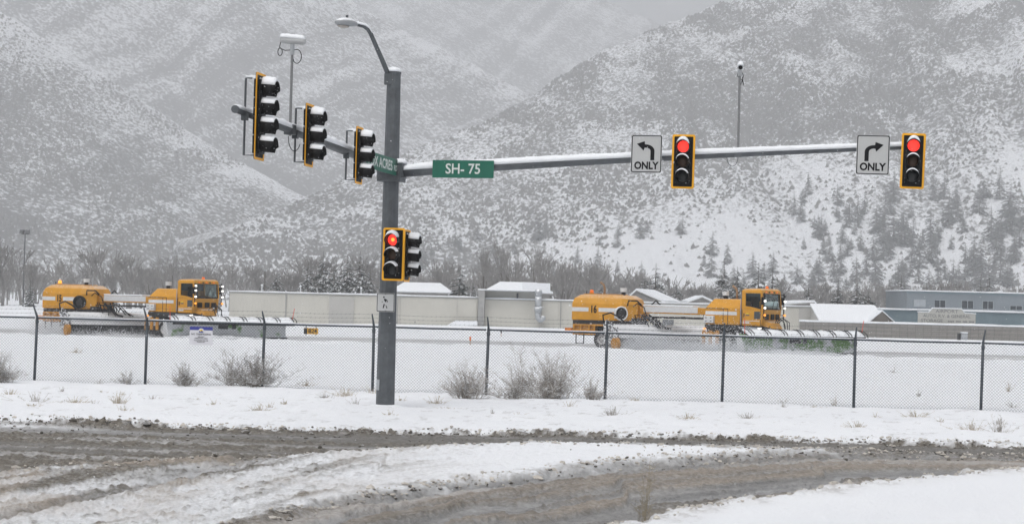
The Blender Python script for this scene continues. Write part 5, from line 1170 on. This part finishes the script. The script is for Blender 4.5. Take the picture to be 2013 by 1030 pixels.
# ------------------------------------------------------------------ dry brush and weeds
WEED = mat('dry_weed', (.33, .30, .265), .9, var=.3, scale=5, snow=.7, snow_lo=.4); WEEDD = mat('dark_brush', (.25, .23, .205), .9, var=.3, scale=5, snow=.7, snow_lo=.45); STRAW = mat('straw', (.42, .36, .27), .9, var=.25, scale=5)
def weed(name, label, cat, p, hgt, wid, stems, m, seed, group=None, tw=7, rad=.006, up=1.0, snowclump=True, spread=.24):
    rg = random.Random(seed); t = thing(name, label, cat, p, 0, group); A, B_, C_ = MB(), MB(), MB()
    for k in range(stems):
        a = rg.uniform(0, 6.28); rr = abs(rg.gauss(0, .35)); b0 = Vector((math.cos(a) * rr * wid * .5, math.sin(a) * rr * wid * .35, -.05)); hh = hgt * (.34 + .8 * rg.random() ** 2.2) * (1 - .25 * min(1, rr))
        lean = Vector((b0.x * .9 + rg.uniform(-spread, spread) * hgt, b0.y * .9 + rg.uniform(-.16, .16) * hgt, 0)); p1 = b0 + lean * .4 + Vector((0, 0, hh * .5)); p2 = b0 + lean * rg.uniform(.9, 1.6) + Vector((0, 0, hh * up))
        A.tube([b0, p1, p2], [rad, rad * .8, rad * .4], 3, False)
        for j in range(tw):
            f = rg.uniform(.2, 1); c = (b0.lerp(p1, f * 2) if f < .5 else p1.lerp(p2, f * 2 - 1)); L_ = hgt * rg.uniform(.07, .2); dv = Vector((rg.uniform(-1, 1), rg.uniform(-1, 1), rg.uniform(.0, 1.1))).normalized() * L_
            B_.tube([c, c + dv], [rad * .7, rad * .4], 3, False)
            if snowclump and rg.random() < .22: C_.tube([c + dv * .1 + Vector((0, 0, rad)), c + dv * .9 + Vector((0, 0, rad))], [rad * 1.1, rad * .6], 3, False)
            if rg.random() < .7:
                c2 = c + dv * .6; B_.tube([c2, c2 + Vector((rg.uniform(-1, 1), rg.uniform(-1, 1), rg.uniform(0, 1))).normalized() * L_ * .6], [rad * .6, rad * .35], 3, False)
    A.build('stems', m, t, kind='stuff'); B_.build('twigs', m, t, kind='stuff')
    if C_.v: C_.build('frost', SNOW, t, kind='stuff')
    return t
def wat(px, py): p = gnd(px, py); p.z = gz_at(p.x, p.y); return p
BR = [(0, 752, .95, 1.0, 60, WEEDD, 'dark dry brush cut by the left edge of the frame'), (250, 754, .5, .7, 18, WEED, 'small spiky dry weed just left of the second fence post in view'),
      (365, 760, .72, .8, 60, WEEDD, 'compact dark dry bush below the no trespassing sign'), (500, 762, 1.0, 2.1, 150, WEEDD, 'wide dark dry bush around the fence post right of the sign'),
      (455, 760, 1.05, .7, 22, WEED, 'tall thin weed at the left side of the wide dark bush'),
      (918, 784, 1.0, 1.3, 95, WEED, 'grey brown bush leaning left of the centre fence post'), (1022, 780, 1.35, 1.0, 36, WEED, 'tall open weed stems right of the centre fence post'),
      (1082, 782, 1.28, 1.5, 120, WEED, 'largest feathery dry bush at the fence right of centre'), (1010, 784, .6, 1.6, 60, WEEDD, 'low dark brush at the foot of the tall weed stems'), (1164, 786, .72, .65, 40, WEED, 'narrow dry bush just left of a fence post under vehicle 16')]
for i, (x, y, h, wd, ns, m, lb) in enumerate(BR): weed('dry_bush', lb, 'bush', wat(x, y), h, wd, int(ns * 1.15), m, 50 + i, rad=.005, tw=17)
TU = [(70, 790, .28, .9), (145, 794, .22, .7), (232, 795, .33, .5), (195, 757, .25, .3), (680, 780, .35, 1.1), (735, 772, .3, .4), (640, 783, .2, .5), (560, 793, .22, .4), (420, 797, .2, .4), (700, 798, .2, .35), (860, 795, .25, .6), (1120, 800, .2, .4), (1205, 815, .3, .5), (1250, 790, .25, .4),
      (1350, 824, .2, .5), (1470, 822, .22, .6), (1800, 818, .25, .9), (1910, 846, .3, .7), (1965, 850, .4, .5), (1720, 820, .18, .3), (1640, 795, .28, .3), (1805, 780, .28, .15), (1982, 770, .4, .2), (150, 690, .3, .5), (1757, 733, .35, .4), (20, 778, .2, .5), (530, 800, .2, .4), (1990, 800, .3, .25)]
_r = random.Random(77)
for _ in range(34):
    x = _r.uniform(10, 2000); TU.append((x, _r.uniform(764, 826) + (x - 1000) * .025, _r.uniform(.08, .22), _r.uniform(.15, .5)))
for i, (x, y, h, wd) in enumerate(TU): weed('grass_tuft', 'low dry grass tuft ' + ('beyond the fence' if y < 740 else 'at the foot of the fence' if y < 776 + (x - 1000) * .025 else 'left of the no trespassing sign, by the road' if x < 374 else 'between the fence sign and the signal pole, by the road' if x < 740 else 'between the signal pole and vehicle 16, by the road' if x < 1300 else 'in front of the right end of the fence'), 'grass', wat(x, y), h, wd, 40 if wd > .4 else 16, STRAW if i % 3 else WEED, 150 + i, 'dry tufts in the snow by the fence', tw=4, rad=.0045)
weed('foreground_weed', 'tall blurred weed stalks in the foreground at the bottom edge', 'weed', wat(1268, 1036), .80, .16, 13, mat('weed_near', (.27, .235, .17), .9, var=.3, scale=6), 200, tw=7, rad=.0032, snowclump=False, spread=.09)

# ------------------------------------------------------------------ blown and falling snow
FLK = mat('snow_flake', (.80, .82, .85), .9, var=.02)
def specks(name, P, rad, label):
    N = len(P); rg = np.random.default_rng(5); T = np.array([(1, 1, 1), (1, -1, -1), (-1, 1, -1), (-1, -1, 1)]) * .58
    V = P[:, None, :] + T[None] * rad[:, None, None] * rg.uniform(.6, 1.4, (N, 4, 1)); Fc = np.array([(0, 1, 2), (0, 3, 1), (0, 2, 3), (1, 3, 2)])[None] + 4 * np.arange(N)[:, None, None]
    o = np_mesh(name, V.reshape(-1, 3), Fc.reshape(-1, 3), FLK); tag(o, label, 'snow', kind='stuff'); return o
rg = np.random.default_rng(9)
Yf = rg.uniform(16, 70, 2600); P = np.stack([rg.uniform(-.31, .31, 2600) * Yf, Yf, rg.uniform(.1, 1, 2600) * (2.65 + .18 * Yf)], 1)
specks('falling_snow', P, rg.uniform(.004, .009, 2600), 'fine snowflakes falling through the air')
def spray(veh, th, loc, lst, name, label, seed):
    rg = np.random.default_rng(seed); out = []; c_, s_ = math.cos(th), math.sin(th)
    for (x, y, sx, sy, h, N) in lst:
        N = int(N * .62); X = rg.normal(x, sx, N); Y = rg.normal(y, sy, N); Z = np.abs(rg.exponential(h, N)); out.append(np.stack([loc[0] + X * c_ + Y * s_, loc[1] - X * s_ + Y * c_, loc[2] + Z], 1))
    P = np.concatenate(out); specks(name, P, rg.uniform(.010, .027, len(P)), label)
spray(T16, R(33), T16.location, [(3.7, -2.9, 1.0, .5, .40, 28000), (4.0, -1.9, 1.6, .8, .30, 24000), (6.4, -2.6, 1.6, .7, .32, 28000), (10.0, -3.8, 1.6, .5, .34, 24000), (12.6, -1.4, 1.8, 1.6, .24, 15000)], 'snow_spray', 'powder snow thrown up by the broom and plow of vehicle 16', 3)
spray(T15, R(28), T15.location, [(-1.5, -1.2, 1.0, .6, .45, 16000), (1.0, -2.6, 1.0, .5, .25, 12000), (4.0, -1.5, 2.0, 1.0, .14, 9000)], 'snow_spray', 'powder snow thrown up behind vehicle 15', 4)

# ------------------------------------------------------------------ haze
hz = MB().box(-4100, 4100, -200, 5600, -2, 1150)
hm = bpy.data.materials.new('snowy_air'); hm.use_nodes = True; hn = hm.node_tree
hn.nodes.remove(hn.nodes['Principled BSDF']); pv = hn.nodes.new('ShaderNodeVolumePrincipled')
pv.inputs['Color'].default_value = (.865, .88, .90, 1); pv.inputs['Density'].default_value = .00047; pv.inputs['Anisotropy'].default_value = .1
hn.links.new(pv.outputs[0], hn.nodes['Material Output'].inputs['Volume'])
o = hz.build('haze', hm); tag(o, 'pale snowy haze filling the valley air', 'haze', kind='stuff')
